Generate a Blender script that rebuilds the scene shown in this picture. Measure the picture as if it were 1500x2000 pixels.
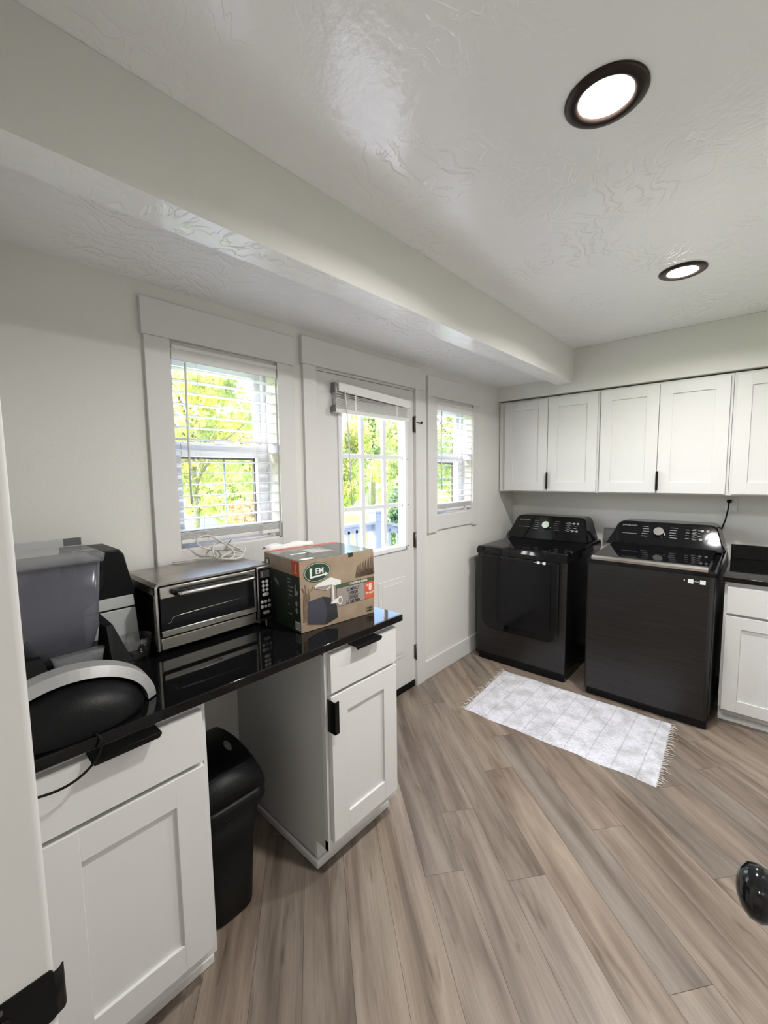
import bpy, bmesh, math, random
from mathutils import Vector, Matrix
random.seed(7)
for o in list(bpy.data.objects): bpy.data.objects.remove(o)
sc = bpy.context.scene
COL = sc.collection
PI = math.pi

# ------------------------------------------------------------ camera
def make_camera():
    cd = bpy.data.cameras.new('camera'); co = bpy.data.objects.new('camera', cd); COL.objects.link(co)
    yaw, pitch, roll = 0.735946, -0.0903107, -0.0130560
    f = Vector((-math.sin(yaw)*math.cos(pitch), math.cos(yaw)*math.cos(pitch), math.sin(pitch)))
    r = f.cross(Vector((0, 0, 1))).normalized(); u = r.cross(f)
    r2 = r*math.cos(roll) + u*math.sin(roll); u2 = -r*math.sin(roll) + u*math.cos(roll)
    m = Matrix(((r2.x, u2.x, -f.x, 1.78202), (r2.y, u2.y, -f.y, 0.0), (r2.z, u2.z, -f.z, 1.50568), (0, 0, 0, 1)))
    co.matrix_world = m
    cd.sensor_fit = 'HORIZONTAL'; cd.sensor_width = 36; cd.lens = 36*822.736/1500
    cd.clip_start = 0.01; cd.clip_end = 300
    sc.camera = co
make_camera()

# ------------------------------------------------------------ world, sun, exposure
SUN_STRENGTH = 3.0
SKY_STRENGTH = 0.45
LAMP_EMIT = 14.0
LAMP_WATT = 4.9
sc.view_settings.view_transform = 'Standard'
try: sc.view_settings.look = 'None'
except Exception: pass
sc.view_settings.gamma = 1.0
sc.view_settings.use_curve_mapping = False
sc.view_settings.exposure = 2.12
w = bpy.data.worlds.new('world'); sc.world = w; w.use_nodes = True
nt = w.node_tree; nt.nodes.clear()
sky = nt.nodes.new('ShaderNodeTexSky'); sky.sky_type = 'NISHITA'; sky.sun_disc = False
sky.sun_elevation = math.radians(52); sky.sun_rotation = math.radians(200); sky.air_density = 1.0; sky.dust_density = 2.5
bg = nt.nodes.new('ShaderNodeBackground'); bg.inputs[1].default_value = SKY_STRENGTH
wo = nt.nodes.new('ShaderNodeOutputWorld')
nt.links.new(sky.outputs[0], bg.inputs[0]); nt.links.new(bg.outputs[0], wo.inputs[0])
sl = bpy.data.lights.new('sun', 'SUN'); sl.energy = SUN_STRENGTH; sl.angle = math.radians(0.6); sl.color = (1, .96, .88)
so = bpy.data.objects.new('sun', sl); COL.objects.link(so)
so.rotation_euler = Vector((0.11, -0.20, -0.97)).to_track_quat('-Z', 'Y').to_euler()   # high sun on the window side

# ------------------------------------------------------------ materials
def mat(name, col, rough=.5, metal=0.0, noise=0.0, nscale=20, bump=0.0, bscale=60, coat=0.0, emit=None, estr=0, spec=None,
        trans=0.0, ior=1.45, alpha=1.0, aniso=None, bdet=3):
    m = bpy.data.materials.new(name); m.use_nodes = True
    nt = m.node_tree; b = nt.nodes['Principled BSDF']
    c = (*col, 1)
    b.inputs['Base Color'].default_value = c; b.inputs['Roughness'].default_value = rough; b.inputs['Metallic'].default_value = metal
    b.inputs['IOR'].default_value = ior
    if spec is not None: b.inputs['Specular IOR Level'].default_value = spec
    if coat: b.inputs['Coat Weight'].default_value = coat; b.inputs['Coat Roughness'].default_value = .04
    if trans: b.inputs['Transmission Weight'].default_value = trans
    if alpha < 1: b.inputs['Alpha'].default_value = alpha
    if emit: b.inputs['Emission Color'].default_value = (*emit, 1); b.inputs['Emission Strength'].default_value = estr
    if noise or bump:
        tc = nt.nodes.new('ShaderNodeTexCoord'); mp = nt.nodes.new('ShaderNodeMapping')
        nt.links.new(tc.outputs['Object'], mp.inputs[0])
        if aniso: mp.inputs['Scale'].default_value = aniso
    if noise:
        n = nt.nodes.new('ShaderNodeTexNoise'); n.inputs['Scale'].default_value = nscale; n.inputs['Detail'].default_value = 4
        nt.links.new(mp.outputs[0], n.inputs[0])
        r = nt.nodes.new('ShaderNodeValToRGB')
        r.color_ramp.elements[0].position = .3; r.color_ramp.elements[1].position = .7
        r.color_ramp.elements[0].color = (*[max(0, x*(1-noise)) for x in col], 1)
        r.color_ramp.elements[1].color = (*[min(1, x*(1+noise)) for x in col], 1)
        nt.links.new(n.outputs[0], r.inputs[0]); nt.links.new(r.outputs[0], b.inputs['Base Color'])
    if bump:
        n2 = nt.nodes.new('ShaderNodeTexNoise'); n2.inputs['Scale'].default_value = bscale; n2.inputs['Detail'].default_value = bdet
        nt.links.new(mp.outputs[0], n2.inputs[0])
        bp = nt.nodes.new('ShaderNodeBump'); bp.inputs['Strength'].default_value = bump; bp.inputs['Distance'].default_value = .002
        nt.links.new(n2.outputs[0], bp.inputs['Height']); nt.links.new(bp.outputs[0], b.inputs['Normal'])
    return m

def mat_ceiling():
    m = mat('ceiling_paint', (.93, .93, .935), rough=.15, spec=.8); nt = m.node_tree; b = nt.nodes['Principled BSDF']
    tc = nt.nodes.new('ShaderNodeTexCoord')
    # skip trowel: crow's foot creases in patches
    n0 = nt.nodes.new('ShaderNodeTexNoise'); n0.inputs['Scale'].default_value = 3.2; n0.inputs['Detail'].default_value = 2
    nt.links.new(tc.outputs['Object'], n0.inputs[0])
    add = nt.nodes.new('ShaderNodeMixRGB'); add.blend_type = 'ADD'; add.inputs[0].default_value = .55
    nt.links.new(tc.outputs['Object'], add.inputs[1]); nt.links.new(n0.outputs['Color'], add.inputs[2])
    wv = nt.nodes.new('ShaderNodeTexWave'); wv.inputs['Scale'].default_value = 5; wv.inputs['Distortion'].default_value = 9
    wv.inputs['Detail'].default_value = 3; wv.inputs['Detail Scale'].default_value = 2.2
    nt.links.new(add.outputs[0], wv.inputs[0])
    ra = nt.nodes.new('ShaderNodeValToRGB'); ra.color_ramp.elements[0].position = .0; ra.color_ramp.elements[1].position = .22
    nt.links.new(wv.outputs[1], ra.inputs[0])
    n2 = nt.nodes.new('ShaderNodeTexNoise'); n2.inputs['Scale'].default_value = 26; n2.inputs['Detail'].default_value = 3
    nt.links.new(tc.outputs['Object'], n2.inputs[0])
    nm = nt.nodes.new('ShaderNodeTexNoise'); nm.inputs['Scale'].default_value = 2.1; nm.inputs['Detail'].default_value = 1
    nt.links.new(tc.outputs['Object'], nm.inputs[0])
    rm = nt.nodes.new('ShaderNodeValToRGB'); rm.color_ramp.elements[0].position = .46; rm.color_ramp.elements[1].position = .62
    rm.color_ramp.elements[0].color = (1, 1, 1, 1); rm.color_ramp.elements[1].color = (.15, .15, .15, 1); nt.links.new(nm.outputs[0], rm.inputs[0])
    mx = nt.nodes.new('ShaderNodeMixRGB'); nt.links.new(rm.outputs[0], mx.inputs[0])
    nt.links.new(ra.outputs[0], mx.inputs[1]); nt.links.new(n2.outputs[0], mx.inputs[2])
    bp = nt.nodes.new('ShaderNodeBump'); bp.inputs['Strength'].default_value = .7; bp.inputs['Distance'].default_value = .0026
    nt.links.new(mx.outputs[0], bp.inputs['Height']); nt.links.new(bp.outputs[0], b.inputs['Normal'])
    return m

def mat_floor():
    m = mat('wood_planks', (.3, .25, .2), rough=.38); nt = m.node_tree; b = nt.nodes['Principled BSDF']
    at = nt.nodes.new('ShaderNodeAttribute'); at.attribute_name = 'plank'
    uv = nt.nodes.new('ShaderNodeUVMap'); uv.uv_map = 'uv'
    def noise(sx, sy, sc_, det=4, rough=.6, dist=0):
        mp = nt.nodes.new('ShaderNodeMapping'); mp.inputs['Scale'].default_value = (sx, sy, 1)
        nt.links.new(uv.outputs[0], mp.inputs[0])
        n = nt.nodes.new('ShaderNodeTexNoise'); n.inputs['Scale'].default_value = sc_; n.inputs['Detail'].default_value = det
        n.inputs['Roughness'].default_value = rough; n.inputs['Distortion'].default_value = dist
        nt.links.new(mp.outputs[0], n.inputs[0]); return n
    broad = noise(1.1, 11, 1.3, 3, .55, .35)
    fine = noise(3.5, 90, 2.0, 5, .7, .1)
    knots = noise(3.0, 16, 1.6, 2, .5, .8)
    r1 = nt.nodes.new('ShaderNodeValToRGB'); e = r1.color_ramp.elements
    e[0].position = .30; e[0].color = (.135, .102, .080, 1); e[1].position = .70; e[1].color = (.325, .270, .222, 1)
    x = r1.color_ramp.elements.new(.5); x.color = (.240, .193, .156, 1)
    nt.links.new(broad.outputs[0], r1.inputs[0])
    r2 = nt.nodes.new('ShaderNodeValToRGB'); r2.color_ramp.elements[0].position = .3; r2.color_ramp.elements[1].position = .72
    r2.color_ramp.elements[0].color = (.84, .82, .80, 1); r2.color_ramp.elements[1].color = (1.12, 1.12, 1.12, 1)
    nt.links.new(fine.outputs[0], r2.inputs[0])
    m1 = nt.nodes.new('ShaderNodeMixRGB'); m1.blend_type = 'MULTIPLY'; m1.inputs[0].default_value = 1
    nt.links.new(r1.outputs[0], m1.inputs[1]); nt.links.new(r2.outputs[0], m1.inputs[2])
    r3 = nt.nodes.new('ShaderNodeValToRGB'); r3.color_ramp.elements[0].position = .22; r3.color_ramp.elements[1].position = .38
    r3.color_ramp.elements[0].color = (.62, .58, .55, 1); r3.color_ramp.elements[1].color = (1, 1, 1, 1)
    nt.links.new(knots.outputs[0], r3.inputs[0])
    m2 = nt.nodes.new('ShaderNodeMixRGB'); m2.blend_type = 'MULTIPLY'; m2.inputs[0].default_value = 1
    nt.links.new(m1.outputs[0], m2.inputs[1]); nt.links.new(r3.outputs[0], m2.inputs[2])
    m3 = nt.nodes.new('ShaderNodeMixRGB'); m3.blend_type = 'MULTIPLY'; m3.inputs[0].default_value = 1
    nt.links.new(m2.outputs[0], m3.inputs[1]); nt.links.new(at.outputs['Color'], m3.inputs[2])
    nt.links.new(m3.outputs[0], b.inputs['Base Color'])
    bp = nt.nodes.new('ShaderNodeBump'); bp.inputs['Strength'].default_value = .12; bp.inputs['Distance'].default_value = .001
    nt.links.new(fine.outputs[0], bp.inputs['Height']); nt.links.new(bp.outputs[0], b.inputs['Normal'])
    return m

def mat_rug():
    m = mat('rug_weave', (.75, .75, .78), rough=.95); nt = m.node_tree; b = nt.nodes['Principled BSDF']
    tc = nt.nodes.new('ShaderNodeTexCoord')
    def noise(s, sx=1, sy=1, det=3):
        mp = nt.nodes.new('ShaderNodeMapping'); mp.inputs['Scale'].default_value = (sx, sy, 1); nt.links.new(tc.outputs['Object'], mp.inputs[0])
        n = nt.nodes.new('ShaderNodeTexNoise'); n.inputs['Scale'].default_value = s; n.inputs['Detail'].default_value = det
        nt.links.new(mp.outputs[0], n.inputs[0]); return n
    # stripes across the long side
    sep = nt.nodes.new('ShaderNodeSeparateXYZ'); nt.links.new(tc.outputs['Object'], sep.inputs[0])
    n0 = noise(6)
    ma = nt.nodes.new('ShaderNodeMath'); ma.operation = 'MULTIPLY_ADD'; ma.inputs[1].default_value = .02
    nt.links.new(n0.outputs[0], ma.inputs[0]); nt.links.new(sep.outputs[0], ma.inputs[2])
    mu = nt.nodes.new('ShaderNodeMath'); mu.operation = 'MULTIPLY'; mu.inputs[1].default_value = 1/.117; nt.links.new(ma.outputs[0], mu.inputs[0])
    fr = nt.nodes.new('ShaderNodeMath'); fr.operation = 'FRACT'; nt.links.new(mu.outputs[0], fr.inputs[0])
    rs = nt.nodes.new('ShaderNodeValToRGB'); rs.color_ramp.elements[0].position = 0; rs.color_ramp.elements[0].color = (.66, .66, .69, 1)
    rs.color_ramp.elements[1].position = .07; rs.color_ramp.elements[1].color = (1, 1, 1, 1)
    nt.links.new(fr.outputs[0], rs.inputs[0])
    # diamonds and smudges
    n1 = noise(9, 1, 1, 5); r1 = nt.nodes.new('ShaderNodeValToRGB'); r1.color_ramp.elements[0].position = .36; r1.color_ramp.elements[1].position = .58
    r1.color_ramp.elements[0].color = (.50, .50, .52, 1); r1.color_ramp.elements[1].color = (.68, .68, .73, 1)
    nt.links.new(n1.outputs[0], r1.inputs[0])
    n2 = noise(60, 1, 4, 2); r2 = nt.nodes.new('ShaderNodeValToRGB'); r2.color_ramp.elements[0].position = .35; r2.color_ramp.elements[1].position = .6
    r2.color_ramp.elements[0].color = (.78, .78, .80, 1); r2.color_ramp.elements[1].color = (1.05, 1.05, 1.05, 1)
    nt.links.new(n2.outputs[0], r2.inputs[0])
    a = nt.nodes.new('ShaderNodeMixRGB'); a.blend_type = 'MULTIPLY'; a.inputs[0].default_value = 1
    nt.links.new(r1.outputs[0], a.inputs[1]); nt.links.new(rs.outputs[0], a.inputs[2])
    c = nt.nodes.new('ShaderNodeMixRGB'); c.blend_type = 'MULTIPLY'; c.inputs[0].default_value = 1
    nt.links.new(a.outputs[0], c.inputs[1]); nt.links.new(r2.outputs[0], c.inputs[2])
    nt.links.new(c.outputs[0], b.inputs['Base Color'])
    bp = nt.nodes.new('ShaderNodeBump'); bp.inputs['Strength'].default_value = .6; bp.inputs['Distance'].default_value = .002
    nt.links.new(n2.outputs[0], bp.inputs['Height']); nt.links.new(bp.outputs[0], b.inputs['Normal'])
    return m

def mat_leaf(name, col):
    m = bpy.data.materials.new(name); m.use_nodes = True; nt = m.node_tree; nt.nodes.clear()
    out = nt.nodes.new('ShaderNodeOutputMaterial'); d = nt.nodes.new('ShaderNodeBsdfDiffuse'); t = nt.nodes.new('ShaderNodeBsdfTranslucent')
    mx = nt.nodes.new('ShaderNodeMixShader'); mx.inputs[0].default_value = .45
    tc = nt.nodes.new('ShaderNodeTexCoord'); n = nt.nodes.new('ShaderNodeTexNoise'); n.inputs['Scale'].default_value = 1.2
    r = nt.nodes.new('ShaderNodeValToRGB'); r.color_ramp.elements[0].position = .35; r.color_ramp.elements[1].position = .65
    r.color_ramp.elements[0].color = (col[0]*.6, col[1]*.7, col[2]*.7, 1); r.color_ramp.elements[1].color = (col[0]*1.35, col[1]*1.2, col[2]*1.1, 1)
    nt.links.new(tc.outputs['Object'], n.inputs[0]); nt.links.new(n.outputs[0], r.inputs[0])
    nt.links.new(r.outputs[0], d.inputs[0]); nt.links.new(r.outputs[0], t.inputs[0])
    nt.links.new(d.outputs[0], mx.inputs[1]); nt.links.new(t.outputs[0], mx.inputs[2]); nt.links.new(mx.outputs[0], out.inputs[0])
    return m

def mat_glass(name, tint=(1, 1, 1), refl=.08):
    m = bpy.data.materials.new(name); m.use_nodes = True; nt = m.node_tree; nt.nodes.clear()
    out = nt.nodes.new('ShaderNodeOutputMaterial'); t = nt.nodes.new('ShaderNodeBsdfTransparent'); t.inputs[0].default_value = (*tint, 1)
    g = nt.nodes.new('ShaderNodeBsdfGlossy'); g.inputs['Roughness'].default_value = .02
    lw = nt.nodes.new('ShaderNodeLayerWeight'); lw.inputs[0].default_value = .5
    pw = nt.nodes.new('ShaderNodeMath'); pw.operation = 'POWER'; pw.inputs[1].default_value = 4; nt.links.new(lw.outputs['Facing'], pw.inputs[0])
    f = nt.nodes.new('ShaderNodeMath'); f.operation = 'MULTIPLY_ADD'; f.inputs[1].default_value = .6; f.inputs[2].default_value = refl*.5; nt.links.new(pw.outputs[0], f.inputs[0])
    mx = nt.nodes.new('ShaderNodeMixShader'); nt.links.new(f.outputs[0], mx.inputs[0])
    nt.links.new(t.outputs[0], mx.inputs[1]); nt.links.new(g.outputs[0], mx.inputs[2]); nt.links.new(mx.outputs[0], out.inputs[0])
    return m

def mat_smoke(name, col, alpha):
    m = bpy.data.materials.new(name); m.use_nodes = True; nt = m.node_tree; nt.nodes.clear()
    out = nt.nodes.new('ShaderNodeOutputMaterial'); t = nt.nodes.new('ShaderNodeBsdfTransparent')
    p = nt.nodes.new('ShaderNodeBsdfPrincipled'); p.inputs['Base Color'].default_value = (*col, 1); p.inputs['Roughness'].default_value = .22
    mx = nt.nodes.new('ShaderNodeMixShader'); mx.inputs[0].default_value = alpha
    nt.links.new(t.outputs[0], mx.inputs[1]); nt.links.new(p.outputs[0], mx.inputs[2]); nt.links.new(mx.outputs[0], out.inputs[0])
    return m

M = {}
M['wall'] = mat('wall_paint', (.745, .735, .70), rough=.6, bump=.25, bscale=90)
M['ceil'] = mat_ceiling()
M['trim'] = mat('white_trim_paint', (.70, .69, .675), rough=.42)
M['cab'] = mat('white_cabinet_paint', (.74, .735, .73), rough=.38)
M['cabside'] = mat('cabinet_side_laminate', (.62, .62, .61), rough=.5)
M['dark'] = mat('dark_gap', (.015, .015, .015), rough=.8)
M['blackmetal'] = mat('matte_black_metal', (.004, .004, .004), rough=.4, spec=.25)
M['granite'] = mat('polished_black_stone', (.0045, .0045, .005), rough=.045, noise=.3, nscale=220, spec=.42)
M['floor'] = mat_floor()
M['rug'] = mat_rug()
M['yarn'] = mat('rug_yarn', (.72, .70, .66), rough=.95)
M['steel'] = mat('brushed_steel', (.52, .50, .47), rough=.26, metal=1, noise=.10, nscale=60, aniso=(1, .05, 1))
M['steeltop'] = mat('scuffed_steel', (.40, .37, .34), rough=.30, metal=1, noise=.25, nscale=9)
M['chrome'] = mat('chrome', (.75, .74, .72), rough=.12, metal=1)
M['silver'] = mat('silver_plastic', (.36, .36, .355), rough=.33, metal=.3)
M['silver2'] = mat('light_silver_panel', (.55, .56, .55), rough=.35, metal=.1)
M['blackst'] = mat('black_stainless', (.050, .048, .047), rough=.30, metal=.85, noise=.12, nscale=90, aniso=(.03, 1, 1))
M['blackside'] = mat('black_enamel', (.005, .005, .006), rough=.25, spec=.3)
M['gloss'] = mat('gloss_black_panel', (.004, .004, .005), rough=.05, spec=.4)
M['dglass'] = mat('dark_door_glass', (.006, .006, .007), rough=.12, spec=.3)
M['plastic'] = mat('black_plastic', (.004, .004, .0045), rough=.42, spec=.22, bump=.2, bscale=250)
M['knobblk'] = mat('polished_black_knob', (.006, .006, .007), rough=.10)
M['vinyl'] = mat('white_vinyl', (.82, .83, .86), rough=.35)
M['blind'] = mat('blind_slat', (.80, .79, .78), rough=.45)
M['glass'] = mat_glass('window_glass')
M['screen'] = mat('insect_screen_edge', (.03, .025, .022), rough=.6)
M['bronze'] = mat('oil_rubbed_bronze', (.035, .024, .020), rough=.32, metal=.6)
M['lens'] = mat('lamp_lens', (.9, .9, .9), emit=(1, .965, .925), estr=LAMP_EMIT)
M['lampring'] = mat('lamp_ring', (.8, .76, .74), rough=.3)
M['hinge'] = mat('hinge_metal', (.18, .15, .13), rough=.4, metal=.9)
M['print'] = mat('grey_lettering', (.30, .30, .30), rough=.5)
M['sticker'] = mat('white_sticker', (.75, .75, .72), rough=.5)
M['kraft'] = mat('kraft_print', (.34, .255, .18), rough=.5, noise=.12, nscale=14)
M['kraft2'] = mat('kraft_silhouette_print', (.17, .115, .075), rough=.5, noise=.4, nscale=60)  # dark brown ink of the printed tree and deer silhouettes
M['kgreen'] = mat('dark_green_print', (.022, .035, .024), rough=.3)
M['bgreen'] = mat('band_green_print', (.075, .10, .055), rough=.4)
M['lgreen'] = mat('logo_green_print', (.020, .060, .030), rough=.3)
M['orange'] = mat('orange_print', (.62, .115, .045), rough=.4)
M['pgrey'] = mat('grey_print', (.33, .29, .27), rough=.45)
M['pwhite'] = mat('white_print', (.8, .8, .77), rough=.4)
M['pblack'] = mat('black_print', (.03, .03, .035), rough=.4)
M['pslate'] = mat('slate_print', (.055, .055, .075), rough=.4)
M['ptop'] = mat('glossy_box_top_print', (.07, .075, .065), rough=.16, noise=.35, nscale=25)
M['cable'] = mat('white_cable', (.62, .60, .55), rough=.5)
M['paper'] = mat('white_paper', (.8, .8, .78), rough=.6)
M['hopper'] = mat_smoke('smoky_clear_plastic', (.11, .11, .135), .72)
M['hopclr'] = mat_smoke('clear_plastic_rim', (.40, .41, .43), .30)
M['clear'] = mat_glass('clear_cup_glass', (.95, .95, .95), .12)
M['grey'] = mat('grey_plastic', (.16, .16, .16), rough=.5)
M['button'] = mat('silver_button', (.55, .54, .52), rough=.35, metal=.3)
M['lcd'] = mat('dark_display', (.05, .055, .05), rough=.12)
M['deck'] = mat('deck_grey_paint', (.20, .215, .26), rough=.6, noise=.12, nscale=8)
M['deckfloor'] = mat('deck_boards', (.30, .30, .33), rough=.7, noise=.2, nscale=6)
M['grass'] = mat('lawn_grass', (.30, .50, .06), rough=.9, noise=.35, nscale=3)
M['bark'] = mat('bark', (.20, .17, .13), rough=.9, noise=.4, nscale=10)
M['leafy'] = mat_leaf('leaf_yellow_green', (.52, .53, .23))
M['leafg'] = mat_leaf('leaf_green', (.40, .46, .22))
M['leafd'] = mat_leaf('leaf_dark_green', (.17, .24, .17))
M['leafr'] = mat_leaf('leaf_reddish', (.50, .28, .18))
M['siding'] = mat('house_siding', (.42, .45, .50), rough=.7, noise=.1, nscale=4)
M['roof'] = mat('roof_shingle', (.30, .24, .24), rough=.9, noise=.2, nscale=12)
M['bluecloth'] = mat('blue_grey_canvas', (.16, .22, .38), rough=.8)
M['fence'] = mat('fence_wood', (.33, .30, .27), rough=.9, noise=.2, nscale=6)

# ------------------------------------------------------------ mesh builder
class MB:
    def __init__(s): s.bm = bmesh.new(); s.mats = []; s.T = Matrix.Identity(4)
    def frame(s, O, U, V):
        U = Vector(U).normalized(); V = Vector(V).normalized(); N = U.cross(V)
        s.T = Matrix(((U.x, V.x, N.x, O[0]), (U.y, V.y, N.y, O[1]), (U.z, V.z, N.z, O[2]), (0, 0, 0, 1))); return s
    def _mi(s, m):
        if m is None: return 0
        if m not in s.mats: s.mats.append(m)
        return s.mats.index(m)
    def _v(s, p): return s.bm.verts.new(s.T @ Vector(p))
    def _fin(s, faces, m, smooth=False):
        mi = s._mi(m)
        for f in faces: f.material_index = mi; f.smooth = smooth
    def box(s, a, b, m=None, bevel=0.0, seg=2):
        x0, x1 = sorted((a[0], b[0])); y0, y1 = sorted((a[1], b[1])); z0, z1 = sorted((a[2], b[2]))
        vs = [s._v(p) for p in ((x0, y0, z0), (x1, y0, z0), (x1, y1, z0), (x0, y1, z0), (x0, y0, z1), (x1, y0, z1), (x1, y1, z1), (x0, y1, z1))]
        fs = [s.bm.faces.new([vs[i] for i in q]) for q in ((0, 3, 2, 1), (4, 5, 6, 7), (0, 1, 5, 4), (1, 2, 6, 5), (2, 3, 7, 6), (3, 0, 4, 7))]
        s._fin(fs, m)
        if bevel > 0:
            bevel = min(bevel, .45*min(x1-x0, y1-y0, z1-z0))
            es = list({e for f in fs for e in f.edges})
            r = bmesh.ops.bevel(s.bm, geom=es, offset=bevel, segments=seg, affect='EDGES', profile=.5)
            s._fin([f for f in r['faces']], m, True)
        return s
    def prism(s, pts, d0, d1, m=None, axis=2, smooth=False, bevel=0, cap=True):
        """pts: 2-D outline; extruded along local axis from d0 to d1"""
        def P(p, d):
            if axis == 2: return (p[0], p[1], d)
            if axis == 1: return (p[0], d, p[1])
            return (d, p[0], p[1])
        a = [s._v(P(p, d0)) for p in pts]; b = [s._v(P(p, d1)) for p in pts]
        n = len(pts); fs = []; caps = []
        for i in range(n): fs.append(s.bm.faces.new((a[i], a[(i+1) % n], b[(i+1) % n], b[i])))
        s._fin(fs, m, smooth)
        if cap:
            caps = [s.bm.faces.new(a[::-1]), s.bm.faces.new(b)]
            s._fin(caps, m)
        if bevel and cap:
            es = list({e for f in caps for e in f.edges})
            r = bmesh.ops.bevel(s.bm, geom=es, offset=bevel, segments=3, affect='EDGES', profile=.5)
            s._fin(r['faces'], m, True)
        return s
    def loft(s, loops, m=None, cap=True, smooth=True, closed=True):
        L = [[s._v(p) for p in lp] for lp in loops]; fs = []
        for i in range(len(L)-1):
            n = len(L[i])
            for j in range(n if closed else n-1):
                k = (j+1) % n
                fs.append(s.bm.faces.new((L[i][j], L[i][k], L[i+1][k], L[i+1][j])))
        s._fin(fs, m, smooth)
        if cap: s._fin([s.bm.faces.new(L[0][::-1]), s.bm.faces.new(L[-1])], m)
        return s
    def lathe(s, prof, c, ax='z', seg=32, m=None, smooth=True, cap=True):
        """prof: (radius, height) pairs around the axis through c"""
        rings = []
        for r, h in prof:
            lp = []
            for i in range(seg):
                t = 2*PI*i/seg; u, v = r*math.cos(t), r*math.sin(t)
                p = {'z': (u, v, h), 'y': (u, h, -v), 'x': (h, u, v)}[ax]
                lp.append((c[0]+p[0], c[1]+p[1], c[2]+p[2]))
            rings.append(lp)
        return s.loft(rings, m, cap, smooth)
    def tube(s, pts, r, m=None, seg=8, cap=True):
        pts = [Vector(p) for p in pts]; rings = []
        up = Vector((0, 0, 1)); prev = None
        for i, p in enumerate(pts):
            d = (pts[min(i+1, len(pts)-1)]-pts[max(i-1, 0)]).normalized()
            if prev is None:
                a = up if abs(d.dot(up)) < .95 else Vector((1, 0, 0)); n = d.cross(a).normalized()
            else:
                n = (prev-d*prev.dot(d)).normalized()
            prev = n; b = d.cross(n)
            rr = r[i] if isinstance(r, (list, tuple)) else r
            rings.append([tuple(p+n*rr*math.cos(2*PI*k/seg)+b*rr*math.sin(2*PI*k/seg)) for k in range(seg)])
        return s.loft(rings, m, cap)
    def face(s, pts, m=None):
        f = s.bm.faces.new([s._v(p) for p in pts]); s._fin([f], m); return s
    def build(s, name, m=None, parent=None, org=None, local=False, **props):
        bmesh.ops.recalc_face_normals(s.bm, faces=s.bm.faces)
        if parent is not None and not local:
            o = Vector(world_loc(parent))
            for v in s.bm.verts: v.co -= o
        elif org is not None:
            for v in s.bm.verts: v.co -= Vector(org)
        me = bpy.data.meshes.new(name); s.bm.to_mesh(me); s.bm.free()
        ms = s.mats if s.mats else [m]
        for x in ms: me.materials.append(M[x])
        ob = bpy.data.objects.new(name, me); COL.objects.link(ob)
        if parent is not None: ob.parent = parent
        elif org is not None: ob.location = org
        for k, v in props.items(): ob[k] = v
        return ob
def world_loc(o):
    v = Vector(o.location)
    while o.parent: o = o.parent; v = v+Vector(o.location)
    return v
def B(a, b, m=None, bevel=0, seg=2): return MB().box(a, b, m, bevel, seg)
def thing(name, label, cat, loc, group=None, rz=0):
    o = bpy.data.objects.new(name, None); COL.objects.link(o); o.location = loc; o.rotation_euler = (0, 0, rz); o.empty_display_size = .05
    o['label'] = label; o['category'] = cat
    if group: o['group'] = group
    return o
def tag(o, label, cat, group=None):
    o['label'] = label; o['category'] = cat
    if group: o['group'] = group
    return o
def struct(o): o['kind'] = 'structure'; return o
def copy_tree(o, parent=None):
    c = o.copy(); COL.objects.link(c); c.parent = parent
    for ch in list(o.children): copy_tree(ch, c)
    return c
def text_bm(mb, s, size, O, U, V, m, align='CENTER', bold=0.0, sx=1.0, depth=.0004):
    cu = bpy.data.curves.new('t', 'FONT'); cu.body = s; cu.size = size; cu.align_x = align; cu.align_y = 'CENTER'
    cu.extrude = depth; cu.offset = bold; cu.resolution_u = 2
    ob = bpy.data.objects.new('t', cu); COL.objects.link(ob)
    dg = bpy.context.evaluated_depsgraph_get(); me = bpy.data.meshes.new_from_object(ob.evaluated_get(dg))
    U = Vector(U).normalized(); V = Vector(V).normalized(); N = U.cross(V)
    T = Matrix(((U.x*sx, V.x, N.x, O[0]), (U.y*sx, V.y, N.y, O[1]), (U.z*sx, V.z, N.z, O[2]), (0, 0, 0, 1)))
    vs = [mb.bm.verts.new(T @ v.co) for v in me.vertices]; mi = mb._mi(m)
    for p in me.polygons:
        try: f = mb.bm.faces.new([vs[i] for i in p.vertices]); f.material_index = mi
        except Exception: pass
    bpy.data.objects.remove(ob); bpy.data.curves.remove(cu); bpy.data.meshes.remove(me)
def rrect(x0, y0, x1, y1, r, n=6):
    """rounded rectangle; r = one radius or four (bl, br, tr, tl)"""
    r = (r,)*4 if not isinstance(r, (tuple, list)) else r; out = []
    for (cx, cy, a0, q) in ((x0+r[0], y0+r[0], PI, r[0]), (x1-r[1], y0+r[1], 1.5*PI, r[1]), (x1-r[2], y1-r[2], 0, r[2]), (x0+r[3], y1-r[3], .5*PI, r[3])):
        for i in range(n+1):
            t = a0+.5*PI*i/n; out.append((cx+q*math.cos(t), cy+q*math.sin(t)))
    return out
def ell(cx, cy, rx, ry, n=40): return [(cx+rx*math.cos(2*PI*i/n), cy+ry*math.sin(2*PI*i/n)) for i in range(n)]

# ------------------------------------------------------------ dimensions of the room
D = 3.817; XR = 2.42; H = 2.444; HL = 2.238; YN = 0.05; YS = 3.47; ZS = 2.122
W1 = (.708, 1.199, 1.199, 2.032)      # window openings: y0, y1, z0, z1
W2 = (2.528, 3.034, 1.197, 2.022)
DR = (1.437, 2.280, 0.0, 2.060)

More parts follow.
